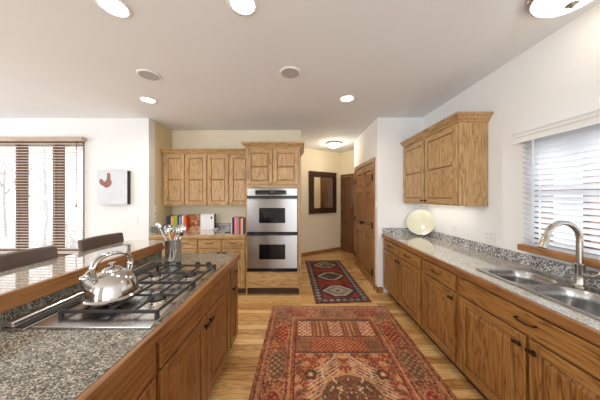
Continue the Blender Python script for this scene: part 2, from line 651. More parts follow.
# pantry wall with its door opening
PY0, PY1, PZ = 3.5, 4.62, 2.05
mb = MB()
mb.box(XP, XP + 0.12, YR, PY0, 0, CEIL).box(XP, XP + 0.12, PY1, 4.78, 0, CEIL).box(XP, XP + 0.12, PY0, PY1, PZ, CEIL)
struct(mb, 'wall_pantry', wall_white, 'white wall around the tall double pantry doors')
struct(MB().box(XP + 0.12, XR, YR, YR + 0.12, 0, CEIL), 'wall_end', wall_white, 'short white wall at the end of the right counter')
# right wall with window
RY0, RY1, RZ0, RZ1 = 0.55, 1.76, 1.09, 1.95
mb = MB()
mb.box(XR, XR + 0.14, -3.2, RY0, 0, CEIL).box(XR, XR + 0.14, RY1, YR + 0.12, 0, CEIL)
mb.box(XR, XR + 0.14, RY0, RY1, 0, RZ0).box(XR, XR + 0.14, RY0, RY1, RZ1, CEIL)
struct(mb, 'wall_right', wall_white, 'white wall over the right counter with the sink window')
# rear and far left walls of the open room, with openings added to let light in
mb = MB()
mb.box(-5.6, -4.2, -3.3, -3.18, 0, CEIL).box(1.7, 2.03, -3.3, -3.18, 0, CEIL)
mb.box(-2.25, -0.7, -3.3, -3.18, 0.3, 2.6).box(-4.2, 1.7, -3.3, -3.18, 0, 0.3).box(-4.2, 1.7, -3.3, -3.18, 2.6, CEIL)  # middle pier added so the oven doors reflect separate light bands
struct(mb, 'wall_rear', wall_white, 'white wall behind the camera with two wide openings')
mb = MB()
mb.box(-5.7, -5.6, -3.3, -2.0, 0, CEIL).box(-5.7, -5.6, 2.8, YW + 0.14, 0, CEIL)
mb.box(-5.7, -5.6, -2.0, 2.8, 0, 0.4).box(-5.7, -5.6, -2.0, 2.8, 2.6, CEIL)
struct(mb, 'wall_side', wall_white, 'white far left wall with a wide opening')


def baseboard(name, a, b, label, h=0.09, t=0.016):
    a, b = Vector(a), Vector(b)
    d = (b - a).normalized()
    n = Vector((d.y, -d.x, 0))
    L = (b - a).length
    mb = MB().box(0, L, -t, 0, 0, h, bev=0.004)
    o = mb.build(name, door_x)
    o.location = (a.x, a.y, 0)
    o.rotation_euler = (0, 0, math.atan2(d.y, d.x))
    return tag(o, label, 'baseboard', None, 'structure')


baseboard('baseboard_hall', HA, HB, 'oak baseboard under the hallway mirror')
baseboard('baseboard_pantry', (XP, 3.405, 0), (XP, YR - 0.016, 0), 'short oak baseboard on the wall edge beside the pantry doors')
baseboard('baseboard_end', (XP - 0.016, YR, 0), (1.27, YR, 0), 'short oak baseboard at the end of the right cabinets')
baseboard('baseboard_left', (-5.6, YW, 0), (XN, YW, 0), 'oak baseboard under the left window')

# ------------------------------------------------------------------ doors
def panel_leaf(name, w, h, rows, parent, mats, x=0.0, cols=1, t=0.04):
    """six-panel style leaf: x from x to x+w, front towards -y at y=-t"""
    mb = MB()
    st = 0.1 if cols == 1 else 0.115
    mb.box(x, x + st, -t, 0, 0.01, h, 0, 0.002).box(x + w - st, x + w, -t, 0, 0.01, h, 0, 0.002)
    xs = [(x + st, x + w - st)]
    if cols == 2:
        mid = x + w / 2
        mb.box(mid - 0.05, mid + 0.05, -t, 0, 0.01, h, 0, 0.002)
        xs = [(x + st, mid - 0.05), (mid + 0.05, x + w - st)]
    zs = [0.01] + [z for r in rows for z in r] + [h]
    for xa, xb in xs:
        for k in range(0, len(zs), 2):
            mb.box(xa, xb, -t, 0, zs[k], zs[k + 1], 1)
        for z0, z1 in rows:
            mb.box(xa, xb, -t + 0.018, -0.004, z0, z1, 2)
            mb.frustum(xa + 0.008, xb - 0.008, z0 + 0.008, z1 - 0.008, -t + 0.018, -t + 0.004, 0.035, 0)
    return mb.build(name, mats, parent)


def casing(parent, w, h, mats, cw=0.07, t=0.022):
    mb = MB()
    mb.box(-cw, 0, -t, 0, 0, h + cw, 0, 0.004).box(w, w + cw, -t, 0, 0, h + cw, 0, 0.004).box(0, w, -t, 0, h, h + cw, 1, 0.004)
    return mb.build('casing', mats, parent)


# pantry: local x runs from the near end (world y = PY0) away from the camera?  facing -X => rz = -90deg, local x = world -y
d1 = thing('door_1', 'tall double panelled oak pantry doors in the white wall', 'door', (XP, PY1, 0), -PI / 2, None, 'structure')
dw = PY1 - PY0
casing(d1, dw, PZ, [door_z, door_x])
ROWS = [(0.16, 0.80), (0.98, 1.56), (1.68, 1.93)]
# leaves are set inside the opening, 3 cm behind the wall face
for i in range(2):
    w = dw / 2 - 0.006
    x0 = 0.004 if i == 0 else dw / 2 + 0.002
    lf = panel_leaf('leaf', w, PZ - 0.01, ROWS, d1, [door_z, door_x, groove], x0, t=0.035)
    for v in lf.data.vertices:
        v.co.y += 0.03
    hx = 0.0 if i == 0 else dw
    for hz in (0.25, 1.02, 1.80):
        mb = MB().box(hx - 0.022, hx + 0.022, -0.004 + -0.024, -0.02, hz - 0.05, hz + 0.05)
        mb.tube([(hx, -0.03, hz - 0.052), (hx, -0.03, hz + 0.052)], 0.008, 8)
        mb.build('hinge', bronze, lf, 40)
    kx = dw / 2 - 0.05 if i == 0 else dw / 2 + 0.05
    mb = MB()
    R = Matrix.Translation((kx, -0.005, 1.0)) @ Matrix.Rotation(PI / 2, 4, 'X')
    mb.lathe([(0, 0), (0.022, 0), (0.022, 0.006), (0.009, 0.01), (0.009, 0.03), (0.024, 0.038), (0.026, 0.05), (0.018, 0.06), (0, 0.062)], n=20, M=R)
    mb.build('knob', bronze, lf, 40)

# far hallway door in the angled wall, facing the camera side
dd = (HC - HB).normalized()
d2 = thing('door_2', 'dark brown hallway door in the angled wall beside the mirror', 'door', HB + dd * 0.10, math.atan2(dd.y, dd.x), None, 'structure')
casing(d2, 0.77, 2.03, [ddoor_z, ddoor_z], 0.06)
panel_leaf('leaf', 0.76, 2.02, [(0.2, 0.82), (1.0, 1.55), (1.66, 1.92)], d2, [ddoor_z, ddoor_z, groove], 0.005, 2, 0.014)
mb = MB()
for hz in (0.3, 1.05, 1.8):
    mb.box(-0.012, 0.012, -0.03, -0.02, hz - 0.05, hz + 0.05)
mb.build('hinge', bronze, d2)

# ------------------------------------------------------------------ windows
w1 = thing('window_1', 'wide window of three panes with brown wood mullions on the left wall', 'window', (0, 0, 0), 0, None, 'structure')
mb = MB()
mb.box(WX0, WX0 + 0.05, YW + 0.01, YW + 0.12, WZ0, WZ1, 0).box(WX1 - 0.04, WX1, YW + 0.01, YW + 0.12, WZ0, WZ1, 0)
mb.box(WX0, WX1, YW + 0.01, YW + 0.12, WZ1 - 0.05, WZ1, 1).box(WX0, WX1, YW + 0.01, YW + 0.12, WZ0, WZ0 + 0.06, 1)
mb.build('window_frame', [mull_z, mull_x], w1)
for xa, xb in ((-4.475, -4.40), (-3.895, -3.81)):
    mb = MB().box(xa, xb, YW + 0.005, YW + 0.12, WZ0 + 0.06, WZ1 - 0.05, 0, 0.006)
    mb.box(xa + 0.02, xb - 0.02, YW - 0.006, YW + 0.006, WZ0 + 0.06, WZ1 - 0.05, 0, 0.003)
    mb.build('mullion', mull_z, w1)
for xa, xb in ((WX0 + 0.05, -4.475), (-4.40, -3.895), (-3.81, WX1 - 0.04)):
    MB().box(xa, xb, YW + 0.075, YW + 0.08, WZ0 + 0.06, WZ1 - 0.05).build('pane', glass_m, w1)
MB().box(WX0 - 0.06, WX1 + 0.04, YW - 0.10, YW + 0.01, WZ0 - 0.04, WZ0, 0, 0.006).box(WX0 - 0.04, WX1 + 0.02, YW - 0.02, YW, WZ0 - 0.11, WZ0 - 0.04, 0, 0.004).build('window_sill', mull_x, w1)

# tan blind in front of it
bl = thing('venetian_blind', 'tan slatted blind pulled down over the left window', 'blind', ((WX0 + WX1) / 2, YW - 0.05, WZ0))
hw = (WX1 - WX0) / 2 + 0.03
mb = MB()
nsl = 39
for k in range(nsl):
    z = 0.04 + k * 0.0435
    mb.box(-hw, hw, -0.022, 0.022, z, z + 0.0055)
mb.build('slats', tan_blind, bl)
MB().box(-hw - 0.01, hw + 0.01, -0.035, 0.03, 1.735, 1.80, 0, 0.004).build('valance', tan_val, bl)
MB().box(-hw, hw, -0.022, 0.022, 0.012, 0.03, 0, 0.003).build('bottom_rail', tan_blind, bl)
mb = MB()
for x in (-hw + 0.15, -0.38, 0.28, hw - 0.15):
    for y in (-0.023, 0.023):
        mb.tube([(x, y, 0.02), (x, y, 1.74)], 0.0012, 5)
mb.build('ladder_cord', tan_blind, bl)
mb = MB()
mb.tube([(hw - 0.07, -0.035, 1.74), (hw - 0.07, -0.04, 0.76)], 0.004, 6)
mb.tube([(hw - 0.07, -0.04, 0.78), (hw - 0.07, -0.04, 0.72)], [0.006, 0.010], 8)
mb.build('wand', mull_z, bl)

# sink window
w2 = thing('window_2', 'window over the sink with brown sash behind white blinds', 'window', (0, 0, 0), 0, None, 'structure')
mb = MB()
mb.box(XR + 0.02, XR + 0.12, RY1 - 0.05, RY1, RZ0, RZ1, 0).box(XR + 0.02, XR + 0.12, RY0, RY0 + 0.09, RZ0, RZ1, 0)
mb.box(XR + 0.03, XR + 0.11, 1.425, 1.465, RZ0, RZ1, 0)
mb.box(XR + 0.02, XR + 0.12, RY0, RY1, RZ1 - 0.06, RZ1, 0).box(XR + 0.02, XR + 0.12, RY0, RY1, RZ0, RZ0 + 0.05, 0)
mb.build('sash', mull_z, w2)
MB().box(XR + 0.015, XR + 0.10, RY0 + 0.09, RY1 - 0.05, 1.528, 1.556, 0, 0.003).build('meeting_rail', mull_z, w2)
MB().box(XR + 0.07, XR + 0.075, RY0 + 0.09, 1.425, RZ0 + 0.05, RZ1 - 0.06).build('pane', glass_m, w2)
MB().box(XR + 0.07, XR + 0.075, 1.465, RY1 - 0.05, RZ0 + 0.05, RZ1 - 0.06).build('pane', glass_m, w2)
MB().box(XR - 0.085, XR + 0.02, RY0 - 0.08, RY1 + 0.04, RZ0 - 0.05, RZ0 - 0.002, 0, 0.006).build('window_sill', sill_y, w2)

rb = thing('venetian_blind', 'white slatted blind over the sink window behind the tap', 'blind', (XR - 0.04, (RY0 + RY1) / 2, RZ0))
hl = (RY1 - RY0) / 2 + 0.02
mb = MB()
ca, sa = math.cos(math.radians(42)), math.sin(math.radians(42))
for k in range(20):
    z = 0.045 + k * 0.0415
    t = 0.0013
    # slat tilted about its long axis, room edge down
    prof = [(-0.025, 0), (-0.008, 0.003), (0.008, 0.003), (0.025, 0), (0.025, -t * 2), (-0.025, -t * 2)]
    prof = [(u * ca + v * sa, -u * sa + v * ca) for u, v in prof]
    mb.prism(prof, lambda u, v, d, z=z: (u, d, z + v), -hl, hl)
mb.build('slats', white_blind, rb)
mb = MB()
pf = [(-0.055, 0.835), (-0.055, 0.875), (-0.063, 0.885), (-0.063, 0.90), (-0.072, 0.915), (0.038, 0.915), (0.038, 0.905), (-0.045, 0.90), (-0.045, 0.835)]
mb.prism(pf, lambda u, v, d: (u, d, v), -hl - 0.04, hl + 0.04)
mb.box(-0.044, 0.038, hl + 0.028, hl + 0.0395, 0.8355, 0.8995)
mb.build('valance', white_pl, rb)
MB().box(-0.022, 0.022, -hl, hl, 0.003, 0.022, 0, 0.003).build('bottom_rail', white_blind, rb)
for y in (hl - 0.09, 0.12, -hl + 0.1):
    for dx in (-0.027, 0.027):
        MB().box(dx - 0.0008, dx + 0.0008, y - 0.008, y + 0.008, 0.02, 0.86).build('ladder_tape', white_blind, rb)

# ------------------------------------------------------------------ outdoors
struct(MB().box(-30, 40, 6.8, 60, -1.2, -1.0), 'ground_snow', snow_m, 'snowy ground outside the windows', 'ground')
struct(MB().box(3.0, 40, -20, 6.8, -1.2, -1.0), 'ground_snow', snow_m, 'snowy ground beyond the sink window', 'ground')


def bare_tree(base, h, seed, label, name='bare_tree', r0=0.07, depth=4, mat=None, spread=0.5):
    rnd = random.Random(seed)
    root = thing(name, label, 'tree' if name == 'bare_tree' else 'bush', base, 0, None)
    tr, tw = MB(), MB()

    def grow(p, d, L, r, lev):
        q = p + d * L
        mid = p + d * L * 0.5 + Vector((rnd.uniform(-1, 1), rnd.uniform(-1, 1), 0)) * L * 0.06
        (tr if lev == 0 else tw).tube([p, mid, q], [r, r * 0.85, r * 0.7], 5)
        if lev >= depth:
            return
        for k in range(3 if lev else 6):
            t = rnd.uniform(0.35, 1.0)
            s = p + d * L * t
            nd = (d + Vector((rnd.uniform(-1, 1), rnd.uniform(-1, 1), rnd.uniform(-0.2, 0.8))) * (spread + 0.35)).normalized()
            grow(s, nd, L * rnd.uniform(0.45, 0.7), r * 0.5, lev + 1)
    if name == 'bare_tree':
        grow(Vector((0, 0, 0)), Vector((rnd.uniform(-0.05, 0.05), 0, 1)), h * 0.6, r0, 0)
    else:
        for k in range(16):
            grow(Vector((rnd.uniform(-0.3, 0.3), rnd.uniform(-0.2, 0.2), 0)), Vector((rnd.uniform(-0.5, 0.5), rnd.uniform(-0.4, 0.4), 1)).normalized(), h * 0.5, r0, 1)
    if name == 'bare_tree':
        tr.build('trunk', mat or bark_m, root)
    else:
        tr.bm.free()
    tw.build('branches', twig_m, root)
    return root


bare_tree((-18.5, 13.5, -1), 7.0, 3, 'bare grey tree outside, seen in the pane at the left edge')
bare_tree((-13.0, 10.9, -1), 6.5, 12, 'thin bare tree outside between the two brown mullions', r0=0.06)
bare_tree((-6.75, 6.4, -1), 2.6, 21, 'low bare bush outside the narrow right pane of the left window', 'bare_bush', 0.010, 4)

# ------------------------------------------------------------------ cabinet kit
# every cabinet is built facing local -y, x to the viewer's right, z up; y = 0 is the carcass front
def panel_door(name, parent, x0, x1, z0, z1, mats, split=False, t=0.02, st=0.058):
    mb = MB()
    mb.box(x0, x0 + st, -t, 0, z0, z1, 0, 0.003).box(x1 - st, x1, -t, 0, z0, z1, 0, 0.003)
    mb.box(x0 + st, x1 - st, -t, 0, z0, z0 + st, 1, 0.002).box(x0 + st, x1 - st, -t, 0, z1 - st, z1, 1, 0.002)
    xa, xb, za, zb = x0 + st, x1 - st, z0 + st, z1 - st
    mb.box(xa, xb, -t + 0.013, -0.001, za, zb, 2)
    zs = [(za, zb)]
    if split:
        zm = (za + zb) / 2
        zs = [(za, zm - 0.002), (zm + 0.002, zb)]
    i = 0.03 if not split else 0.012
    for a, b in zs:
        mb.frustum(xa + 0.003, xb - 0.003, a + 0.003, b - 0.003, -t + 0.0125, -t + 0.002, min(i, (xb - xa) * 0.25), 0)
    return mb.build(name, mats, parent)


def drawer_front(parent, x0, x1, z0, z1, mats, t=0.02):
    return MB().box(x0, x1, -t, 0, z0, z1, 1, 0.005, 2).build('drawer', mats, parent)


def block_pull(parent, x, z, y=-0.02):
    mb = MB().box(x - 0.026, x + 0.026, y - 0.028, y - 0.016, z - 0.008, z + 0.008, 0, 0.002)
    mb.box(x - 0.006, x + 0.006, y - 0.018, y, z - 0.006, z + 0.006)
    return mb.build('handle', bronze, parent)


def bow_pull(parent, x, z, y=-0.02, w=0.05):
    pts = [(x - w, y, z), (x - w, y - 0.022, z), (x - w * 0.5, y - 0.03, z - 0.002), (x + w * 0.5, y - 0.03, z - 0.002), (x + w, y - 0.022, z), (x + w, y, z)]
    return MB().tube(pts, 0.0048, 8).build('handle', bronze, parent, 50)


def round_knob(parent, x, z, mat, y=-0.02, r=0.015):
    R = Matrix.Translation((x, y, z)) @ Matrix.Rotation(PI / 2, 4, 'X')
    return MB().lathe([(0, 0), (0.009, 0), (0.006, 0.008), (0.006, 0.014), (r, 0.018), (r, 0.023), (r * 0.7, 0.028), (0, 0.029)], n=20, M=R).build('knob', mat, parent, 50)


def base_cabinet(name, label, cat, loc, rz, width, bays, mats, depth=0.56, group=None, h=0.853, open_top=False, wide_drawer=False, pulls=None, end_panel=None):
    """bays = list of (x0, x1, hinge side, has drawer) ; pulls chooses handle types"""
    c = thing(name, label, cat, loc, rz, group)
    mb = MB()
    mb.box(0, 0.018, 0.002, depth, 0.1, h, 0).box(width - 0.018, width, 0.002, depth, 0.1, h, 0)
    mb.box(0.018, width - 0.018, 0.002, depth, 0.1, 0.118, 1).box(0.018, width - 0.018, depth - 0.01, depth, 0.118, h, 0)
    if not open_top:
        mb.box(0.018, width - 0.018, 0.002, depth - 0.01, h - 0.018, h, 1)
    mb.build('carcass', [mats[0], mats[1]], c)
    mb = MB()
    xs = sorted({0.0, width} | {b[0] for b in bays} | {b[1] for b in bays})
    mb.box(0.0006, 0.03, -0.0006, 0.02, 0.1006, h - 0.0006, 0).box(width - 0.03, width - 0.0006, -0.0006, 0.02, 0.1006, h - 0.0006, 0)
    for b in bays[:-1]:
        mb.box(b[1] - 0.018, b[1] + 0.024, 0, 0.02, 0.13, h - 0.02, 0)
    mb.box(0.03, width - 0.03, 0, 0.02, h - 0.03, h, 1).box(0.03, width - 0.03, 0, 0.02, 0.1, 0.135, 1).box(0.03, width - 0.03, 0.001, 0.019, 0.69, 0.735, 1)
    mb.build('face_frame', [mats[0], mats[1]], c)
    for (x0, x1, side, drw) in bays:
        d = panel_door('door', c, x0, x1, 0.122, 0.700, [mats[0], mats[1], groove])
        if side == 'r':
            block_pull(d, x1 - 0.03, 0.645)
        elif side == 'l':
            block_pull(d, x0 + 0.03, 0.645)
        if drw:
            w = drawer_front(c, x0, x1, 0.712, 0.842, mats)
            if pulls == 'knob':
                round_knob(w, (x0 + x1) / 2, 0.785, bronze, r=0.013)
            else:
                bow_pull(w, (x0 + x1) / 2, 0.787)
    if wide_drawer:
        w = drawer_front(c, bays[0][0], bays[-1][1], 0.712, 0.842, mats)
        if wide_drawer == 'pull':
            bow_pull(w, (bays[0][0] + bays[-1][1]) / 2, 0.787)
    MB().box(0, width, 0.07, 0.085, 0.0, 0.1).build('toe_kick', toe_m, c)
    if end_panel:
        pass
    return c


# ---- right run: faces world -X, local x = world -y
FX = 1.275                       # carcass front plane
BM = [base_z, base_x]
base_cabinet('base_cabinet', 'two door oak base cabinet below the round plate at the far right end', 'cabinet',
             (FX, 3.315, 0), -PI / 2, 1.075, [(0.03, 0.525, 'r', True), (0.548, 1.045, 'l', True)], BM, group='oak base cabinets under the right counter')
base_cabinet('base_cabinet', 'oak base cabinet with one drawer and one door next to the sink cabinet', 'cabinet',
             (FX, 2.238, 0), -PI / 2, 0.505, [(0.025, 0.48, 'r', True)], BM, group='oak base cabinets under the right counter')
base_cabinet('sink_cabinet', 'wide oak cabinet under the sink with one long false drawer front', 'cabinet',
             (FX, 1.731, 0), -PI / 2, 1.07, [(0.025, 0.525, 'r', False), (0.545, 1.045, 'l', False)], BM, open_top=True, wide_drawer='pull')

# countertop on the right run, cut out around the sink bowls
CZ0, CZ1 = 0.856, 0.91
CFX = 1.245
SX0, SX1, SY0, SY1 = 1.375, 1.80, 0.86, 1.70     # sink outer rim
YE = 0.62
ct = thing('countertop', 'long beige grey granite countertop with oak front edge on the right run', 'countertop', (0, 0, 0))
mb = MB()
hx0, hx1, hy0, hy1 = SX0 + 0.02, SX1 - 0.02, SY0 + 0.02, SY1 - 0.02
mb.box(CFX + 0.03, XR - 0.001, hy1, YR - 0.001, CZ0, CZ1).box(CFX + 0.03, XR - 0.001, YE, hy0, CZ0, CZ1)
mb.box(CFX + 0.03, hx0, hy0, hy1, CZ0, CZ1).box(hx1, XR - 0.001, hy0, hy1, CZ0, CZ1)
mb.build('granite_slab', gr_counter, ct)
MB().box(CFX, CFX + 0.03, YE, YR - 0.001, CZ0, CZ1 + 0.001, 0, 0.006, 2).build('front_edge', trim_y, ct)
mb = MB().box(XR - 0.022, XR - 0.001, YE, YR - 0.001, CZ1, CZ1 + 0.092, 0, 0.002)
mb.box(CFX + 0.012, XR - 0.022, YR - 0.022, YR - 0.001, CZ1, CZ1 + 0.092, 0, 0.002)
mb.build('backsplash', gr_splash, ct)


# ---- sink
def rrect(x0, x1, y0, y1, r, n=8):
    pts = []
    for cx, cy, a0 in ((x1 - r, y1 - r, 0), (x0 + r, y1 - r, 90), (x0 + r, y0 + r, 180), (x1 - r, y0 + r, 270)):
        for k in range(n + 1):
            a = math.radians(a0 + 90 * k / n)
            pts.append((cx + r * math.cos(a), cy + r * math.sin(a)))
    return pts


sk = thing('kitchen_sink', 'double bowl stainless steel sink set into the right counter', 'sink', ((SX0 + SX1) / 2, (SY0 + SY1) / 2, CZ1))
sx, sy = (SX1 - SX0) / 2, (SY1 - SY0) / 2


def bowl_plate(mb, cell, bowl, r, depth):
    loops = []
    n = 8
    out = rrect(*cell, 0.012, n)
    for (x0, x1, y0, y1), rr, z in ((cell, 0.012, 0.001), (cell, 0.012, 0.007), (bowl, r, 0.006)):
        loops.append([mb.bm.verts.new((x, y, z)) for x, y in rrect(x0, x1, y0, y1, rr, n)])
    x0, x1, y0, y1 = bowl
    for ins, z, rr in ((0.008, -0.006, r - 0.005), (0.014, -0.05, r - 0.01), (0.02, depth + 0.03, r - 0.01), (0.045, depth, r - 0.02)):
        loops.append([mb.bm.verts.new((x, y, z)) for x, y in rrect(x0 + ins, x1 - ins, y0 + ins, y1 - ins, max(0.02, rr), n)])
    for A, B in zip(loops, loops[1:]):
        m = len(A)
        for k in range(m):
            j = (k + 1) % m
            mb.bm.faces.new((A[k], A[j], B[j], B[k]))
    mb.bm.faces.new(loops[-1])


ym = 0.09                      # divider between the far and the near bowl, in sink coordinates
mb = MB()
bowl_plate(mb, (-sx, sx, ym, sy), (-sx + 0.03, sx - 0.085, ym + 0.018, sy - 0.03), 0.09, -0.17)
bowl_plate(mb, (-sx, sx, -sy, ym), (-sx + 0.03, sx - 0.085, -sy + 0.03, ym - 0.018), 0.10, -0.19)
mb.build('basin', steel('sink_brushed_steel', 'y', (0.50, 0.49, 0.475, 1), 0.27), sk, 40)
for (cy, dz) in ((ym / 2 + sy / 2, -0.17), (ym / 2 - sy / 2, -0.19)):
    MB().lathe([(0, 0.004), (0.02, 0.003), (0.04, 0.006), (0.044, 0.001)], (-0.03, cy, dz), 24).build('drain', nickel, sk, 40)

# ---- tap
tp = thing('kitchen_faucet', 'brushed nickel gooseneck tap behind the sink', 'tap', (1.762, 1.36, CZ1 + 0.0065))
MB().lathe([(0, 0), (0.034, 0), (0.034, 0.006), (0.027, 0.012), (0.025, 0.016), (0.025, 0.13), (0.028, 0.134), (0.028, 0.142), (0.018, 0.146), (0, 0.146)], n=28).build('base', nickel, tp, 40)
pts, rad = [], []
for k in range(6):
    pts.append((0, 0, 0.14 + 0.155 * k / 5)); rad.append(0.0155)
for k in range(1, 14):
    a = math.radians(165 * k / 13)
    pts.append((-0.105 + 0.105 * math.cos(a), 0, 0.295 + 0.105 * math.sin(a))); rad.append(0.0155)
MB().tube(pts, rad, 16).build('gooseneck', nickel, tp, 50)
e = Vector(pts[-1]); dv = (Vector(pts[-1]) - Vector(pts[-2])).normalized()
mb = MB().tube([e - dv * 0.004, e + dv * 0.01, e + dv * 0.012, e + dv * 0.05, e + dv * 0.085, e + dv * 0.088], [0.0165, 0.0165, 0.018, 0.020, 0.0235, 0.019], 18)
mb.build('spray_head', nickel, tp, 40)
mb = MB().tube([(0.0, -0.022, 0.075), (0.0, -0.055, 0.078)], 0.016, 14)
mb.tube([(0.0, -0.05, 0.08), (0.004, -0.07, 0.085), (0.012, -0.085, 0.105), (0.02, -0.092, 0.15)], [0.011, 0.012, 0.011, 0.009], 12)
mb.build('handle', nickel, tp, 50)


# ---- upper cabinets
def crown(parent, width, depth, z, mats, h=0.09, out=0.06, ends=(True, True)):
    """stepped crown moulding round the top; mitred at open ends"""
    prof = [(0.0, 0.0), (0.012, 0.006), (0.014, 0.02), (0.03, 0.034), (0.04, 0.052), (0.052, 0.06), (out, 0.066), (out, h), (-0.02, h), (-0.02, 0)]
    mb = MB()
    bm = mb.bm
    path = []
    if ends[0]:
        path.append(('L', depth))
    rows = []
    for q, dz in prof:
        xl = -q if ends[0] else 0
        xr = width + q if ends[1] else width
        r = []
        if ends[0]:
            r.append((xl, depth, z + dz))
        r += [(xl, -q - 0.0, z + dz), (xr, -q - 0.0, z + dz)]
        if ends[1]:
            r.append((xr, depth, z + dz))
        rows.append([bm.verts.new(p) for p in r])
    m = len(rows)
    for i in range(m):
        A, B = rows[i], rows[(i + 1) % m]
        for k in range(len(A) - 1):
            bm.faces.new((A[k], A[k + 1], B[k + 1], B[k]))
    bm.faces.new([r[0] for r in rows]); bm.faces.new([r[-1] for r in rows][::-1])
    return mb.build('crown_moulding', mats[1], parent)


def wall_cabinet(name, label, cat, loc, rz, width, depth, z0, z1, doors, mats, group, knob, ends=(True, True), crown_h=0.085):
    c = thing(name, label, cat, loc, rz, group)
    h = z1 - z0
    mb = MB()
    mb.box(0, 0.018, 0.0, depth, 0, h, 0, 0.001).box(width - 0.018, width, 0.0, depth, 0, h, 0, 0.001)
    mb.box(0.018, width - 0.018, 0.004, depth, 0.012, 0.03, 1).box(0.018, width - 0.018, 0.004, depth, h - 0.018, h, 1)
    mb.box(0.018, width - 0.018, depth - 0.01, depth, 0.03, h - 0.018, 0)
    mb.build('carcass', [mats[0], mats[1]], c)
    mb = MB()
    mb.box(0.0006, 0.03, -0.001, 0.019, 0.0006, h - 0.0006, 0).box(width - 0.03, width - 0.0006, -0.001, 0.019, 0.0006, h - 0.0006, 0)
    for a, b in zip(doors, doors[1:]):
        mb.box(a[1] - 0.015, b[0] + 0.015, 0, 0.019, 0.02, h - 0.02, 0)
    mb.box(0.03, width - 0.03, -0.0004, 0.019, 0.0006, 0.035, 1).box(0.03, width - 0.03, 0, 0.019, h - 0.045, h, 1)
    mb.build('face_frame', [mats[0], mats[1]], c)
    for x0, x1, side in doors:
        d = panel_door('door', c, x0, x1, 0.018, h - 0.03, [mats[0], mats[1], groove], split=True)
        kx = x1 - 0.028 if side == 'r' else x0 + 0.028
        round_knob(d, kx, 0.05, knob, r=0.013)
    crown(c, width, depth, h - 0.012, mats, crown_h, 0.06, ends)
    return c


OM = [oak_z, oak_x]
wall_cabinet('wall_cabinet', 'two door oak wall cabinet over the right counter', 'cabinet',
             (1.593, 3.325, 1.385), -PI / 2, 1.157, XR - 1.593 - 0.002, 1.385, 2.245, [(0.02, 0.568, 'r'), (0.59, 1.145, 'l')], OM, None, bronze, ends=(False, True), crown_h=0.085)
ul = thing('under_cabinet_light', 'slim light strip under the wall cabinet above the round plate', 'light', (1.74, 2.75, 1.393))
MB().box(-0.03, 0.03, -0.45, 0.45, -0.012, 0.003, 0, 0.003).build('housing', white_pl, ul)
MB().box(-0.02, 0.02, -0.43, 0.43, -0.016, -0.0121).build('diffuser', strip_m, ul)
area('strip_glow', (0, 0, -0.02), (0, 0, 0), 0.04, 0.86, 0.7, (1, 0.94, 0.84), parent=ul)

# back nook uppers
NX0 = -2.345
UW = 0.752
wall_cabinet('wall_cabinet', 'oak wall cabinet in the far left corner above the bookshelf counter', 'cabinet',
             (NX0, 3.66, 1.33), 0, UW, 0.308, 1.33, 2.225, [(0.03, 0.365, 'r'), (0.386, UW - 0.012, 'l')], OM, 'oak wall cabinets in the nook', brass, ends=(True, False), crown_h=0.075)
wall_cabinet('wall_cabinet', 'oak wall cabinet against the left side of the oven cabinet', 'cabinet',
             (NX0 + UW + 0.001, 3.66, 1.33), 0, UW, 0.308, 1.33, 2.225, [(0.012, 0.362, 'r'), (0.383, UW - 0.03, 'l')], OM, 'oak wall cabinets in the nook', brass, ends=(False, False), crown_h=0.075)

# back nook base
BW = 0.711
BX0 = -2.262
base_cabinet('base_cabinet', 'oak base cabinet in the far left corner partly behind the steel crock', 'cabinet',
             (BX0, 3.25, 0), 0, BW, [(0.025, 0.343, 'r', True), (0.363, 0.70, 'l', True)], OM, depth=0.70, group='oak base cabinets in the nook', pulls=None)
base_cabinet('base_cabinet', 'oak base cabinet against the left side of the oven cabinet', 'cabinet',
             (BX0 + 0.001 + BW, 3.25, 0), 0, BW, [(0.012, 0.346, 'r', True), (0.366, 0.702, 'l', True)], OM, depth=0.70, group='oak base cabinets in the nook', pulls=None)
ct = thing('countertop', 'short grey granite countertop with oak edge under the row of books', 'countertop', (0, 0, 0))
MB().box(BX0 - 0.012, -0.835, 3.245, 3.375, CZ0, CZ1).box(XN + 0.001, -0.835, 3.375, YN - 0.001, CZ0, CZ1).build('granite_slab', gr_counter, ct)
MB().box(BX0 - 0.012, -0.835, 3.215, 3.245, CZ0, CZ1 + 0.001, 0, 0.005, 2).build('front_edge', oak_x, ct)
mb = MB().box(NX0 - 0.01, -0.835, YN - 0.022, YN - 0.001, CZ1, CZ1 + 0.09, 0, 0.002).box(XN + 0.001, XN + 0.022, YW + 0.01, YN - 0.022, CZ1, CZ1 + 0.09, 0, 0.002)
mb.build('backsplash', gr_splash, ct)

# ---- tall oven cabinet
OX0, OX1, OY = -0.832, -0.012, 3.25
oc = thing('oven_cabinet', 'tall oak cabinet that houses the double oven', 'cabinet', (OX0, OY, 0))
ow = OX1 - OX0
mb = MB()
mb.box(0, 0.02, 0, 0.71, 0, 2.22, 0, 0.001).box(ow - 0.02, ow, 0, 0.71, 0, 2.22, 0, 0.001)
mb.box(0.02, ow - 0.02, 0.70, 0.71, 0.1, 2.22, 0)
mb.box(0.02, ow - 0.02, 0.004, 0.70, 0.29, 0.308, 1).box(0.02, ow - 0.02, 0.004, 0.70, 1.64, 1.66, 1).box(0.02, ow - 0.02, 0.004, 0.70, 2.2, 2.22, 1)
mb.build('carcass', OM, oc)
mb = MB()
mb.box(0.0, 0.022, -0.006, -0.0002, 0.1, 2.22, 0).box(ow - 0.04, ow, -0.006, -0.0002, 0.1, 2.22, 0)
mb.box(0.022, ow - 0.04, -0.006, 0.014, 0.305, 0.355, 1).box(0.022, ow - 0.04, -0.006, 0.014, 1.618, 1.675, 1).box(0.022, ow - 0.04, -0.006, 0.014, 2.19, 2.22, 1)
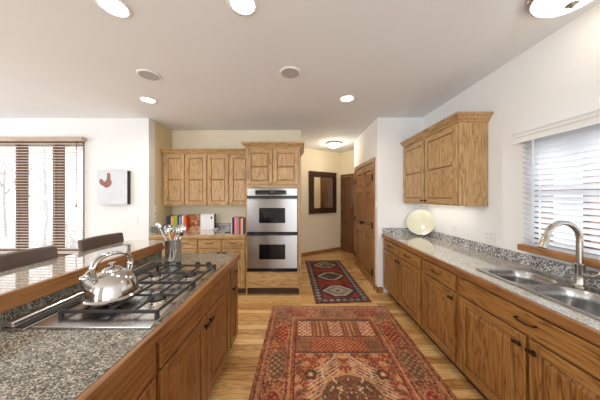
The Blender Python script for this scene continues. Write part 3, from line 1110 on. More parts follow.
mb.build('face_frame', OM, oc)
MB().box(0.38, 0.436, 0.0, 0.014, 1.66, 2.2).build('centre_stile', oak_z, oc)
for x0, x1, side in ((0.02, 0.402, 'r'), (0.414, ow - 0.03, 'l')):
    d = panel_door('door', oc, x0, x1, 1.668, 2.2, [oak_z, oak_x, groove], split=True, t=0.026)
    round_knob(d, x1 - 0.03 if side == 'r' else x0 + 0.03, 1.70, brass, y=-0.026, r=0.013)
drawer_front(oc, 0.02, ow - 0.03, 0.115, 0.308, OM, 0.024)
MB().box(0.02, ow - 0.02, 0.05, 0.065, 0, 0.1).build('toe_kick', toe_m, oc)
crown(oc, ow, 0.71, 2.21, OM, 0.09, 0.06, (True, True))

ov = thing('double_wall_oven', 'stainless double wall oven with two black windows in the oak cabinet', 'oven', (OX0 + 0.4, OY, 0.36))
oxa, oxb = -0.377, 0.377
MB().box(oxa + 0.02, oxb - 0.02, 0.02, 0.58, 0.002, 1.245).build('body', black_mt, ov)
cp = MB().box(oxa, oxb, -0.022, 0.02, 1.138, 1.252, 0, 0.003).build('control_panel', oven_steel, ov)
MB().box(-0.255, 0.215, -0.0235, -0.0215, 1.155, 1.222).build('display', black_gl, cp)
key_m = plain('dim_grey_keys', srgb(90, 92, 96), 0.4)
for x0 in (-0.20, 0.06):
    mb = MB()
    for k in range(5):
        mb.box(x0 + k * 0.03, x0 + 0.014 + k * 0.03, -0.0242, -0.0234, 1.175, 1.182)
    mb.build('keypad', key_m, cp)
MB().box(-0.03, 0.03, -0.0242, -0.0234, 1.186, 1.204).build('clock_display', key_m, cp)
for zb, zt, wz0, wz1 in ((0.594, 1.132, 0.73, 0.957), (0.05, 0.585, 0.186, 0.41)):
    d = MB().box(oxa, oxb, -0.03, 0.018, zb, zt - 0.035, 0, 0.004).build('door', oven_steel, ov)
    MB().box(-0.196, 0.196, -0.0322, -0.0295, wz0, wz1, 0, 0.001).build('window', black_gl, d)
    mb = MB().box(oxa, oxb, -0.024, 0.018, zt - 0.034, zt, 0)
    mb.box(oxa + 0.005, oxb - 0.005, -0.062, -0.042, zt - 0.036, zt - 0.008, 0, 0.006, 2)
    for x in (oxa + 0.05, oxb - 0.05):
        mb.box(x - 0.012, x + 0.012, -0.045, -0.02, zt - 0.03, zt - 0.012)
    mb.build('handle', black_pl, d)
MB().box(oxa, oxb, -0.026, 0.018, 0.0, 0.046, 0, 0.002).build('lower_trim', black_pl, ov)

# ------------------------------------------------------------------ island (faces world +X, local x = world +y)
IFX = -0.645
IM = [wood('island_oak_shaded_z', 'z', srgb(148, 99, 50), srgb(114, 70, 33), srgb(54, 31, 14)), wood('island_oak_shaded_x', 'x', srgb(148, 99, 50), srgb(114, 70, 33), srgb(54, 31, 14))]  # cabinet oak again, with the dimmer warm light of the island put into its colour
IY1 = 2.15
GI = 'island base cabinets along the aisle'
base_cabinet('base_cabinet', 'narrow oak cabinet with one drawer at the far end of the island', 'cabinet',
             (IFX, 1.915, 0), PI / 2, 0.235, [(0.012, 0.215, 'l', True)], IM, depth=0.62, group=GI, pulls='knob')
base_cabinet('cooktop_cabinet', 'wide oak island cabinet with a false front and two doors under the cooktop', 'cabinet',
             (IFX, 0.945, 0), PI / 2, 0.968, [(0.015, 0.478, 'r', False), (0.492, 0.953, 'l', False)], IM, depth=0.62, group=GI, wide_drawer='plain')
base_cabinet('base_cabinet', 'oak island cabinet with a knobbed drawer nearest the camera', 'cabinet',
             (IFX, 0.44, 0), PI / 2, 0.503, [(0.015, 0.488, 'l', True)], IM, depth=0.62, group=GI, pulls='knob')
ICX = -0.61
SPX = -1.325                       # face of the granite splash under the raised bar
IYE = 0.42
ic = thing('countertop', 'grey green granite island countertop with oak front edge around the cooktop', 'countertop', (0, 0, 0))
MB().box(SPX, ICX - 0.028, IYE, IY1 + 0.01, CZ0, CZ1).build('granite_slab', gr_island, ic)
MB().box(ICX - 0.028, ICX, IYE, IY1 + 0.01, CZ0, CZ1 + 0.001, 0, 0.006, 2).build('front_edge', trim_y, ic)
MB().box(SPX - 0.02, SPX, IYE, IY1 - 0.1, CZ1, 0.970).build('backsplash', gr_island, ic)
struct(MB().box(SPX - 0.075, SPX - 0.022, IYE, IY1 - 0.1, 0, 0.97), 'wall_island', wall_white, 'low white wall carrying the raised breakfast bar')
bt = thing('breakfast_bar', 'raised polished granite bar top with oak fascia behind the cooktop', 'bar top', (0, 0, 0))
MB().box(-1.72, SPX - 0.005, IYE, IY1, 1.012, 1.05, 0, 0.003).build('granite_slab', gr_bar, bt)
mb = MB().box(SPX - 0.005, SPX + 0.022, IYE, IY1 - 0.13, 0.972, 1.052, 0, 0.005, 2)
mb.box(-1.70, SPX - 0.006, IYE, IY1 - 0.05, 0.972, 1.011, 0)
mb.build('fascia', trim_y, bt)

# ---- cooktop
CY0, CY1, CX0, CX1 = 0.925, 1.825, -1.165, -0.648
ck = thing('gas_cooktop', 'stainless gas cooktop with black grates set into the island', 'cooktop', ((CX0 + CX1) / 2, (CY0 + CY1) / 2, CZ1))
hx, hy = (CX1 - CX0) / 2, (CY1 - CY0) / 2
MB().box(-hx, hx, -hy, hy, 0.0005, 0.011, 0, 0.004, 2).build('steel_top', steel_y, ck)


def burner(x, y, r):
    b = MB().lathe([(r + 0.03, 0.0105), (r + 0.028, 0.013), (r + 0.012, 0.014), (r + 0.008, 0.02), (0, 0.02)], (x, y, 0), 28).build('burner', nickel, ck, 40)
    MB().lathe([(r, 0.02), (r, 0.026), (r - 0.006, 0.031), (0, 0.032)], (x, y, 0), 28).build('burner_cap', iron, b, 40)


gy = [(-0.37, -0.035), (-0.025, 0.305)]
bx = (0.122, -0.122)
for (a, b) in gy:
    for x in bx:
        burner(x, (a + b) / 2, 0.046 if x > 0 else 0.038)
for (a, b) in gy:
    g = MB()
    zt = 0.035
    x0, x1 = -hx + 0.045, hx - 0.025
    r = 0.0065

    def bar(p, q, rr=r):
        g.tube([p, q], rr, 6)
    # outer frame, corners turned down to feet
    for y in (a, b):
        bar((x0, y, zt), (x1, y, zt), 0.008)
    for x in (x0, x1, 0.0):
        bar((x, a, zt), (x, b, zt), 0.0075)
    for x in (x0, x1):
        for y in (a, b):
            g.tube([(x, y, zt + 0.006), (x, y, 0.02), (x, y, 0.011)], [0.011, 0.010, 0.012], 8)
    cy = (a + b) / 2
    for cx in bx:
        wdt = (x1 - x0) / 4
        L = 0.03
        bar((cx, a, zt), (cx, cy - L, zt)); bar((cx, b, zt), (cx, cy + L, zt))
        xl = x0 if cx < 0 else 0.0
        xr = 0.0 if cx < 0 else x1
        bar((xl, cy, zt), (cx - L, cy, zt)); bar((xr, cy, zt), (cx + L, cy, zt))
    g.build('grate', iron, ck, 40)
for x in (-0.19, -0.095, 0.06, 0.15):
    MB().lathe([(0, 0.011), (0.023, 0.011), (0.023, 0.015), (0.019, 0.017), (0.018, 0.034), (0.015, 0.038), (0, 0.038)], (x, 0.385, 0), 24).build('knob', black_pl, ck, 40)
dv_ = thing('downdraft_vent', 'long steel downdraft vent strip between the cooktop and the splash', 'vent', (-1.225, 1.37, CZ1))
mb = MB().box(-0.052, 0.052, -0.46, 0.46, 0.0005, 0.012, 0, 0.003)
mb.box(-0.05, -0.004, -0.455, 0.455, 0.012, 0.034, 0, 0.006, 2)
mb.build('steel_cover', steel_y, dv_)
MB().box(0.004, 0.04, -0.45, 0.45, 0.012, 0.0165).build('slot', black_mt, dv_)

# ------------------------------------------------------------------ kettle
def smooth_path(pts, n):
    P = [Vector(p) for p in pts]
    P = [P[0] * 2 - P[1]] + P + [P[-1] * 2 - P[-2]]
    out = []
    for i in range(1, len(P) - 2):
        a, b, c, d = P[i - 1:i + 3]
        for k in range(n):
            t = k / n
            out.append(0.5 * ((2 * b) + (c - a) * t + (2 * a - 5 * b + 4 * c - d) * t * t + (3 * b - a - 3 * c + d) * t ** 3))
    out.append(P[-2])
    return out


kt = thing('tea_kettle', 'shiny stainless whistling kettle on the near left burner', 'kettle', (-1.005, 1.145, CZ1 + 0.0435), math.radians(248))
kb = MB().lathe([(0, 0), (0.108, 0), (0.118, 0.005), (0.120, 0.012), (0.113, 0.020), (0.112, 0.03), (0.107, 0.062), (0.096, 0.092), (0.080, 0.116), (0.060, 0.132), (0.044, 0.138), (0.043, 0.142), (0, 0.142)], n=56).build('body', chrome, kt, 30)
MB().lathe([(0.041, 0.142), (0.040, 0.147), (0.030, 0.153), (0.012, 0.157), (0.008, 0.16), (0.008, 0.166), (0.015, 0.172), (0.015, 0.178), (0, 0.182)], n=32).build('lid', chrome, kt, 40)
sp = MB().tube([(0.080, 0, 0.078), (0.096, 0, 0.098), (0.106, 0, 0.116), (0.112, 0, 0.130)], [0.030, 0.025, 0.020, 0.0165], 18)
sp.tube([(0.110, 0, 0.127), (0.116, 0, 0.140), (0.118, 0, 0.146)], [0.019, 0.019, 0.012], 18)
sp.tube([(0.112, 0, 0.142), (0.104, 0, 0.158), (0.092, 0, 0.164)], [0.006, 0.005, 0.008], 8)
sp.build('spout', chrome, kt, 50)
mb = MB()
for s in (-1, 1):
    pts = [(-0.082, 0.012 * s, 0.112), (-0.090, 0.016 * s, 0.15), (-0.082, 0.017 * s, 0.19), (-0.052, 0.017 * s, 0.216), (-0.01, 0.017 * s, 0.226), (0.035, 0.017 * s, 0.222), (0.068, 0.016 * s, 0.20), (0.082, 0.014 * s, 0.165), (0.074, 0.012 * s, 0.12)]
    P = smooth_path(pts, 4)
    mb.tube(P, 0.0065, 10)
mb.tube([(-0.09, -0.02, 0.15), (-0.09, 0.02, 0.15)], 0.009, 10).tube([(0.08, -0.02, 0.17), (0.08, 0.02, 0.17)], 0.009, 10)
mb.build('handle', chrome, kt, 60)

# ------------------------------------------------------------------ crock of utensils
cx, cy, cz = -1.125, 1.895, CZ1 + 0.0005
cr = thing('utensil_crock', 'ribbed stainless steel crock of utensils by the end of the bar', 'crock', (cx, cy, cz))
prof = [(0, 0), (0.060, 0), (0.062, 0.004), (0.062, 0.19), (0.066, 0.195), (0.066, 0.201), (0.061, 0.201), (0.0585, 0.195), (0.0585, 0.006), (0, 0.006)]
MB().lathe(prof, n=40).build('cup', steel_z, cr, 40)
for s in (-1, 1):
    mb = MB()
    mb.tube([(0.062 * s, 0, 0.175), (0.082 * s, 0, 0.17), (0.084 * s, 0, 0.14), (0.062 * s, 0, 0.132)], 0.004, 8)
    mb.build('handle', nickel, cr, 50)
wspoon = wood('beech_spoon_z', 'z', srgb(196, 138, 84), srgb(176, 112, 62), srgb(140, 82, 44), rings=3)


def utensil(name, label, foot, tip, head, mat):
    """shaft from the crock floor to the tip, head at the tip"""
    foot, tip = Vector(foot), Vector(tip)
    o = thing(name, label, 'utensil', (cx, cy, cz), 0, 'utensils in the steel crock')
    d = (tip - foot).normalized()
    MB().tube([foot, foot.lerp(tip, 0.5), tip], [0.006, 0.004, 0.0045], 8).build('shaft', mat, o, 50)
    z = d
    x = Vector((1, 0, 0)) - z * z.x
    x.normalize()
    y = z.cross(x)
    M = Matrix.Translation(tip) @ Matrix((x, y, z)).transposed().to_4x4()
    mb = MB()
    if head == 'ladle':
        R = M @ Matrix.Translation((0, 0.0, 0.03)) @ Matrix.Rotation(math.radians(70), 4, 'X')
        mb.lathe([(0, -0.042), (0.02, -0.038), (0.036, -0.022), (0.042, 0.0), (0.044, 0.002), (0.041, 0.0), (0.034, -0.02), (0.018, -0.035), (0, -0.038)], n=24, M=R)
    elif head == 'whisk':
        for k in range(7):
            a = PI * k / 7
            pts = []
            for j in range(13):
                t = PI * j / 12
                r = 0.033 * math.sin(t) ** 0.8
                s = 1 if j <= 6 else -1
                rr = 0.033 * math.sin(PI * (j / 6 if j <= 6 else (12 - j) / 6) * 0.62)
                hh = 0.105 * (1 - abs(j - 6) / 6)
                if j == 6:
                    rr = 0.0
                pts.append(M @ Vector((s * rr * math.cos(a), s * rr * math.sin(a), hh)))
            mb.tube(pts, 0.0013, 5)
    elif head == 'spoon':
        R = M @ Matrix.Translation((0, 0, 0.03)) @ Matrix.Diagonal((1.0, 0.28, 1.5, 1))
        mb.lathe([(0, -0.024), (0.012, -0.02), (0.021, -0.006), (0.022, 0.006), (0.015, 0.019), (0, 0.024)], n=20, M=R)
    elif head == 'turner':
        bm = mb.bm
        mb.box(-0.036, 0.036, -0.001, 0.001, 0.0, 0.09, 0, 0.0008)
    if head == 'turner':
        bmesh.ops.transform(mb.bm, matrix=M, verts=mb.bm.verts)
    mb.build('head', mat, o, 50)
    return o


utensil('ladle', 'steel ladle with a round bowl leaning left in the crock', (0.03, -0.01, 0.012), (-0.052, 0.02, 0.255), 'ladle', chrome)
utensil('slotted_spoon', 'steel serving spoon leaning furthest left out of the crock', (0.045, -0.02, 0.012), (-0.098, -0.025, 0.29), 'spoon', chrome)
utensil('skimmer', 'broad steel skimmer leaning right in the crock', (-0.03, 0.012, 0.012), (0.05, 0.012, 0.262), 'ladle', chrome)
utensil('whisk', 'steel wire whisk standing at the back of the crock', (0.005, -0.03, 0.012), (-0.002, 0.035, 0.22), 'whisk', chrome)
utensil('wooden_spoon', 'orange brown wooden spoon standing in the steel crock', (0.0, 0.02, 0.012), (0.018, -0.040, 0.205), 'spoon', wspoon)
utensil('spatula', 'flat steel turner tilted right in the crock', (-0.02, 0.035, 0.012), (0.03, 0.044, 0.225), 'turner', chrome)

# ------------------------------------------------------------------ books on the nook counter
paper = plain('book_paper', srgb(232, 226, 212), 0.9, nscale=80)


def book(x, w, h, d, col, label, y=3.9, name='book', group=None, lean=0.0, mat=None, front=False):
    o = thing(name, label, 'book', (x, y, CZ1 + 0.0005), 0, group)
    m = mat or plain('book_cover', col, 0.5, noise=0.08, nscale=40)
    mb = MB()
    if not front:     # spine to the room
        mb.box(0, w, -d, -d + 0.003, 0, h).box(0, 0.003, -d + 0.003, 0, 0, h).box(w - 0.003, w, -d + 0.003, 0, 0, h)
        mb.build('cover', m, o)
        MB().box(0.0032, w - 0.0032, -d + 0.004, -0.004, 0.004, h - 0.004).build('pages', paper, o)
    else:             # cover to the room, spine at the left
        mb.box(0, w, -d, -d + 0.003, 0, h).box(0, w, -0.003, 0, 0, h).box(0, 0.003, -d + 0.003, -0.003, 0, h)
        mb.build('cover', m, o)
        MB().box(0.0035, w - 0.004, -d + 0.0032, -0.0032, 0.004, h - 0.004).build('pages', paper, o)
    return o


GB = 'cookbooks at the left end of the nook counter'
x = -2.31
for w, h, d, c, lab in (
        (0.050, 0.245, 0.20, srgb(48, 56, 82), 'dark navy book at the left end of the counter'),
        (0.012, 0.225, 0.19, srgb(40, 32, 30), 'thin black book between the navy and the cream books'),
        (0.028, 0.235, 0.19, srgb(222, 200, 150), 'cream spined book beside the orange book'),
        (0.026, 0.240, 0.20, srgb(232, 158, 60), 'orange yellow book beside the lime green book'),
        (0.062, 0.250, 0.21, srgb(164, 178, 52), 'thick lime green book in the left row'),
        (0.030, 0.240, 0.20, srgb(52, 66, 104), 'blue book just right of the lime green book'),
        (0.026, 0.235, 0.20, srgb(150, 160, 190), 'pale blue book in the left row'),
        (0.022, 0.242, 0.20, srgb(66, 60, 96), 'dark violet book before the white spine'),
        (0.024, 0.250, 0.21, srgb(236, 230, 222), 'white spined book beside the red orange book'),
        (0.046, 0.250, 0.21, srgb(222, 92, 52), 'red orange book left of the picture cookbook')):
    book(x, w, h, d, c, lab, group=GB)
    x += w + 0.0012


def picture_cover():
    m, nt, b = base_mat('picture_cover')
    tc = N(nt, 'ShaderNodeTexCoord')
    nz = N(nt, 'ShaderNodeTexNoise')
    nz.inputs['Scale'].default_value = 16
    nz.inputs['Detail'].default_value = 4
    nt.links.new(tc.outputs['Object'], nz.inputs['Vector'])
    r = ramp(nt, [(0.3, srgb(60, 40, 28)), (0.45, srgb(142, 84, 46)), (0.55, srgb(196, 120, 60)), (0.63, srgb(210, 176, 120)), (0.72, srgb(150, 50, 36))])
    nt.links.new(nz.outputs['Fac'], r.inputs['Fac'])
    nt.links.new(r.outputs['Color'], b.inputs['Base Color'])
    b.inputs['Roughness'].default_value = 0.35
    return m


book(x + 0.004, 0.195, 0.262, 0.03, None, 'brown and orange picture cookbook facing out', y=3.82, name='cookbook', mat=picture_cover(), front=True)
o = book(x + 0.205, 0.238, 0.272, 0.06, srgb(238, 236, 234), 'large white cookbook facing out with a small dark square', y=3.84, name='cookbook', front=True)
MB().box(0.178, 0.206, -0.0608, -0.06, 0.185, 0.225).build('cover_emblem', black_mt, o)
MB().box(0.238, 0.243, -0.06, 0.0, 0, 0.272).build('back_board', black_mt, o)
dsh = thing('spoon_rest', 'small white dish on the counter beside the white cookbook', 'dish', (x + 0.49, 3.72, CZ1))
MB().lathe([(0, 0.001), (0.035, 0.001), (0.05, 0.018), (0.053, 0.019), (0.05, 0.021), (0.034, 0.006), (0, 0.005)], n=28).build('bowl', white_pl, dsh, 50)
GB2 = 'cookbooks beside the oven cabinet'
x = -0.868
for w, h, d, c, lab in (
        (0.040, 0.245, 0.20, srgb(70, 48, 66), 'dark plum book touching the oven cabinet'),
        (0.022, 0.240, 0.20, srgb(216, 196, 190), 'pale pink white book beside the dark plum book'),
        (0.018, 0.232, 0.20, srgb(214, 96, 60), 'thin orange red book near the oven cabinet'),
        (0.020, 0.245, 0.20, srgb(96, 84, 58), 'olive brown book in the short right row'),
        (0.022, 0.245, 0.20, srgb(176, 160, 130), 'tan book right of the bright pink book'),
        (0.040, 0.250, 0.21, srgb(226, 128, 160), 'bright pink book in the short right row'),
        (0.036, 0.252, 0.21, srgb(36, 32, 36), 'black book left of the bright pink book'),
        (0.016, 0.220, 0.20, srgb(232, 214, 214), 'thin white book beside the black bookend')):
    x -= w + 0.0012
    book(x, w, h, d, c, lab, y=3.56, group=GB2)
be = thing('bookend', 'black metal bookend holding up the short right row of books', 'bookend', (x - 0.006, 3.44, CZ1 + 0.0003))
MB().box(-0.004, 0.0, -0.07, 0.07, 0, 0.17, 0, 0.001).box(-0.11, 0.0, -0.06, 0.06, 0, 0.003).build('plate', black_mt, be)

# ------------------------------------------------------------------ round plate on stand in the right corner
plate_m = plain('celadon_glaze', srgb(218, 215, 190), 0.12, noise=0.03, nscale=10)
ax = math.radians(-38)
pl = thing('decorative_plate', 'large pale green round plate leaning in the corner of the right counter', 'plate', (1.735, 3.13, CZ1 + 0.004), ax)
tilt = math.radians(72)
R = Matrix.Translation((0, 0.0, 0.010)) @ Matrix.Rotation(tilt, 4, 'X') @ Matrix.Translation((0, 0.188, 0))
MB().lathe([(0, 0.004), (0.055, 0.004), (0.06, 0.006), (0.12, 0.016), (0.178, 0.03), (0.187, 0.033), (0.189, 0.031), (0.18, 0.026), (0.12, 0.008), (0.06, -0.002), (0, -0.004)], n=64, M=R).build('dish', plate_m, pl, 40)
st = thing('plate_stand', 'small clear and wire stand holding the pale green plate', 'stand', (1.735, 3.13, CZ1 + 0.0005), ax)
mb = MB()
for s in (-1, 1):
    mb.tube([(0.05 * s, -0.045, 0.028), (0.05 * s, -0.045, 0.005), (0.05 * s, 0.0, 0.004), (0.04 * s, 0.10, 0.004), (0.03 * s, 0.082, 0.16)], 0.0038, 8)
mb.tube([(-0.045, 0.06, 0.004), (0.045, 0.06, 0.004)], 0.0035, 8)
mb.build('wire', nickel, st, 50)

# ------------------------------------------------------------------ stools behind the bar
def stool(y0, label):
    s = thing('bar_stool', label, 'bar stool', (-1.79, y0, 0), PI / 2 * 0, 'leather stools at the breakfast bar')
    # local: back at x=-0.06, seat towards +x (under the bar)
    w = 0.425
    mb = MB()
    bm = mb.bm
    n = 14
    rows = []
    # curved, slightly reclined upholstered back; outline bent round the sitter
    for iz in range(7):
        t = iz / 6
        z = 0.70 + 0.42 * t
        lean = -0.075 * t
        ring = []
        th = 0.05 - 0.014 * t
        for k in range(n + 1):
            u = k / n * 2 - 1
            ring.append((lean - 0.0 + 0.05 * u * u + 0.0, u * w / 2 * (0.97 + 0.03 * t), z))
        back = [(x_ - th, y_ * 1.0, z_) for x_, y_, z_ in ring][::-1]
        rows.append([bm.verts.new(p) for p in ring + back])
    for A, B in zip(rows, rows[1:]):
        m = len(A)
        for k in range(m):
            j = (k + 1) % m
            bm.faces.new((A[k], A[j], B[j], B[k]))
    bm.faces.new(rows[0][::-1]); bm.faces.new(rows[-1])
    b = mb.build('backrest', leather, s, 40)
    bv = b.modifiers.new('soft', 'BEVEL'); bv.width = 0.012; bv.segments = 3; bv.limit_method = 'ANGLE'
    mb = MB().box(-0.01, 0.36, -0.215, 0.215, 0.60, 0.68, 0, 0.028, 3)
    mb.build('seat', leather, s, 40)
    for px_, py_ in ((0.02, -0.18), (0.02, 0.18), (0.31, -0.18), (0.31, 0.18)):
        MB().tube([(px_, py_, 0.62), (px_ + (0.03 if px_ > 0.1 else -0.04), py_ * 1.08, 0.0)], [0.021, 0.015], 8).build('leg', stool_wood, s, 50)
    mb = MB()
    for zz in (0.22,):
        mb.tube([(0.33, -0.185, zz), (0.33, 0.185, zz)], 0.011, 8).tube([(-0.005, -0.185, zz + 0.08), (-0.005, 0.185, zz + 0.08)], 0.011, 8)
        for s_ in (-1, 1):
            mb.tube([(-0.005, 0.188 * s_, zz + 0.08), (0.33, 0.188 * s_, zz + 0.0)], 0.011, 8)
    mb.build('footrest', stool_wood, s, 50)
    return s


stool(1.39, 'brown leather bar stool nearer the camera, cut by the left edge')
stool(1.985, 'brown leather bar stool nearer the white wall and rooster picture')

# ------------------------------------------------------------------ things on the walls
# rooster canvas
pc = thing('canvas_picture', 'square white canvas print of a red brown rooster', 'picture', (-2.89, YW - 0.001, 1.365))
MB().box(-0.232, 0.228, -0.058, 0, 0, 0.52, 0, 0.002).build('stretcher', plain('dark_canvas_edge', srgb(52, 44, 40), 0.7), pc)
cv = MB().box(-0.232, 0.222, -0.0605, -0.0585, 0.0, 0.52).build('canvas', plain('pale_canvas', srgb(216, 220, 225), 0.8, noise=0.05, nscale=9), pc)
roos = [(92, 92), (93, 82), (97, 77), (102, 78), (107, 82), (111, 88), (117, 87), (121, 81), (123, 72), (124, 62), (129, 57), (135, 60), (140, 65), (135, 69), (137, 78), (143, 88), (142, 98), (134, 107), (124, 112), (114, 110), (106, 104), (99, 101)]
roos = [((a - 85) / 120 * 0.454 - 0.232, (178 - b) / 133 * 0.52) for a, b in roos]
rm = plain('rooster_paint', srgb(150, 106, 94), 0.8, noise=0.25, nscale=40)
MB().prism(roos, lambda u, v, d: (u, d, v), -0.0612, -0.0606).build('rooster', rm, cv)
mb = MB()
comb = [(123.5, 62), (123, 54), (127, 57), (129, 51), (131.5, 56), (135, 53), (135, 60)]
px_ = lambda P: [((a - 85) / 120 * 0.454 - 0.232, (178 - b) / 133 * 0.52) for a, b in P]
mb.prism(px_(comb), lambda u, v, d: (u, d, v), -0.0614, -0.0606)
mb.prism(px_([(133, 69), (138, 69), (137, 76), (134, 75)]), lambda u, v, d: (u, d, v), -0.0616, -0.0606)
mb.build('comb', plain('rooster_comb_paint', srgb(186, 96, 88), 0.8), cv)
mb = MB()
for a, b in ((px_([(121, 111)])[0], px_([(120, 123)])[0]), (px_([(127, 111)])[0], px_([(128, 122)])[0])):
    mb.prism([(a[0] - 0.003, a[1]), (a[0] + 0.003, a[1]), (b[0] + 0.003, b[1]), (b[0] - 0.003, b[1])], lambda u, v, d: (u, d, v), -0.0612, -0.0606)
mb.build('feet', plain('rooster_leg_paint', srgb(206, 190, 180), 0.8), cv)


def wall_plate(name, label, loc, rz, kind, w=0.075, h=0.118, group=None):
    """cover plate facing local -y"""
    o = thing(name, label, 'switch' if kind == 'switch' else 'outlet', loc, rz, group)
    MB().box(-w / 2, w / 2, -0.006, -0.0005, -h / 2, h / 2, 0, 0.002).build('cover_plate', white_pl, o)
    n = max(1, round(w / 0.06)) if w > 0.09 else 1
    for k in range(n):
        x = (k - (n - 1) / 2) * 0.046
        if kind == 'switch':
            MB().box(x - 0.016, x + 0.016, -0.009, -0.006, -0.033, 0.033, 0, 0.001).build('rocker', white_pl, o)
        else:
            mb = MB().box(x - 0.017, x + 0.017, -0.008, -0.006, 0.006, 0.036, 0, 0.001).box(x - 0.017, x + 0.017, -0.008, -0.006, -0.036, -0.006, 0, 0.001)
            s_ = mb.build('socket', white_pl, o)
            mb = MB()
            for z in (0.022, -0.02):
                mb.box(x - 0.008, x - 0.005, -0.0083, -0.0079, z - 0.005, z + 0.005).box(x + 0.005, x + 0.008, -0.0083, -0.0079, z - 0.005, z + 0.005)
            mb.build('slots', black_mt, s_)
    return o


wall_plate('light_switch', 'white double light switch below the rooster picture', (-2.60, YW, 1.12), 0, 'switch', 0.105)
wall_plate('wall_outlet', 'white outlet on the nook side wall near the utensil crock', (XN, 3.5, 1.13), PI / 2, 'outlet')
wall_plate('light_switch', 'white switch on the nook side wall above the outlet', (XN, 3.5, 1.285), PI / 2, 'switch')
wall_plate('light_switch', 'white rocker switch left of the pale green plate', (1.40, YR, 1.205), 0, 'switch', 0.085)
wall_plate('wall_outlet', 'white outlet just above the splash left of the pale green plate', (1.40, YR, 1.07), 0, 'outlet', 0.1)
wall_plate('wall_outlet', 'single white outlet under the wall cabinet right of the plate', (XR, 2.66, 1.085), -PI / 2, 'outlet')
wall_plate('wall_outlet', 'double white outlet on the right wall between the plate and the sink window', (XR, 2.15, 1.09), -PI / 2, 'outlet', 0.12)
th = thing('intercom_button', 'small white chime button beside the pantry door casing', 'button', (XP, 3.385, 1.37), -PI / 2)
MB().box(-0.018, 0.018, -0.014, -0.0005, -0.05, 0.05, 0, 0.003).build('case', white_pl, th)
MB().lathe([(0, 0.002), (0.008, 0.002), (0.009, 0)], n=16, M=Matrix.Translation((0, -0.014, 0.01)) @ Matrix.Rotation(PI / 2, 4, 'X')).build('button', nickel, th, 50)

# mirror on the angled hallway wall
hd = (HB - HA).normalized()
hn = Vector((hd.y, -hd.x, 0))
mo = HA + (HB - HA) * 0.174
mr = thing('wall_mirror', 'rectangular mirror in a wide dark brown frame on the hallway wall', 'mirror', (mo.x + hn.x * 0.002, mo.y + hn.y * 0.002, 1.05), math.atan2(hd.y, hd.x))
mw, mh, fw = 0.895, 1.09, 0.145
mb = MB()
mb.box(0, fw, -0.045, 0, 0, mh, 0, 0.008, 2).box(mw - fw, mw, -0.045, 0, 0, mh, 0, 0.008, 2)
mb.box(fw, mw - fw, -0.045, 0, 0, fw, 0, 0.008, 2).box(fw, mw - fw, -0.045, 0, mh - fw, mh, 0, 0.008, 2)
mb.build('frame', mirror_wood, mr)
MB().box(fw - 0.005, mw - fw + 0.005, -0.02, -0.004, fw - 0.005, mh - fw + 0.005).build('glass', plain('silvered_glass', (0.9, 0.9, 0.88, 1), 0.01, 1.0, noise=0), mr)

# ------------------------------------------------------------------ ceiling fittings
def can(x, y, label, power=6):
    o = thing('recessed_light', label, 'ceiling light', (x, y, CEIL - 0.0005), 0, 'recessed ceiling lights')
    MB().lathe([(0.072, -0.001), (0.076, -0.008), (0.092, -0.006), (0.098, 0.0), (0.072, 0.0)], n=40).build('trim_ring', white_pl, o, 40)
    MB().lathe([(0, -0.004), (0.05, -0.0045), (0.074, -0.003), (0.074, -0.0005), (0, -0.0005)], n=32).build('lens', lens_m, o, 40)
    area('lamp', (0, 0, -0.02), (0, 0, 0), 0.14, 0.14, power, (1, 0.93, 0.83), math.radians(150), 'DISK', o)
    return o


can(-1.205, 1.385, 'recessed ceiling light nearest the left window and the camera')
can(-0.37, 1.365, 'recessed ceiling light above the aisle end of the island')
can(-1.93, 2.72, 'recessed ceiling light in front of the bookshelf nook')
can(0.575, 2.68, 'recessed ceiling light above the runner near the pantry doors')


def ceiling_speaker(x, y, label):
    o = thing('ceiling_speaker', label, 'speaker', (x, y, CEIL - 0.0005), 0, 'round ceiling speakers')
    MB().lathe([(0.088, -0.008), (0.095, -0.011), (0.104, -0.006), (0.106, 0), (0.086, 0)], n=44).build('ring', white_pl, o, 40)
    MB().lathe([(0, -0.0085), (0.088, -0.0075), (0.088, -0.001), (0, -0.001)], n=40).build('grille', plain('speaker_mesh', srgb(188, 186, 188), 0.7, noise=0.15, nscale=900), o, 40)


ceiling_speaker(-1.53, 2.17, 'round white ceiling speaker near the left window side')
ceiling_speaker(-0.105, 2.13, 'round white ceiling speaker over the middle of the aisle')


def dome_light(x, y, label, r, power):
    o = thing('flush_mount_light', label, 'ceiling light', (x, y, CEIL - 0.0005))
    MB().lathe([(0, 0), (r, 0), (r, -0.012), (r * 0.96, -0.022), (r * 0.93, -0.026), (r * 0.93, -0.034), (r * 0.88, -0.036), (r * 0.86, -0.03), (0, -0.03)], n=48).build('pan', nickel, o, 40)
    MB().lathe([(r * 0.86, -0.031), (r * 0.82, -0.055), (r * 0.66, -0.082), (r * 0.4, -0.1), (r * 0.1, -0.107), (0, -0.107)], n=48).build('glass_dome', dome_m, o, 40)
    MB().lathe([(0.0, -0.106), (0.026, -0.107), (0.03, -0.111), (0.018, -0.117), (0.008, -0.121), (0.01, -0.128), (0, -0.134)], n=24).build('finial', nickel, o, 40)
    if not power:
        return o
    l = bpy.data.lights.new('bulb', 'POINT')
    l.energy = power
    l.color = (1, 0.88, 0.7)
    l.shadow_soft_size = 0.06
    b = bpy.data.objects.new('bulb', l)
    b.location = (0, 0, -0.2)
    COL.objects.link(b)
    b.parent = o


dome_light(1.575, 1.25, 'flush mount dome light on the ceiling over the sink', 0.19, 0)
dome_light(0.75, 4.88, 'flush mount dome light on the hallway ceiling', 0.185, 9)

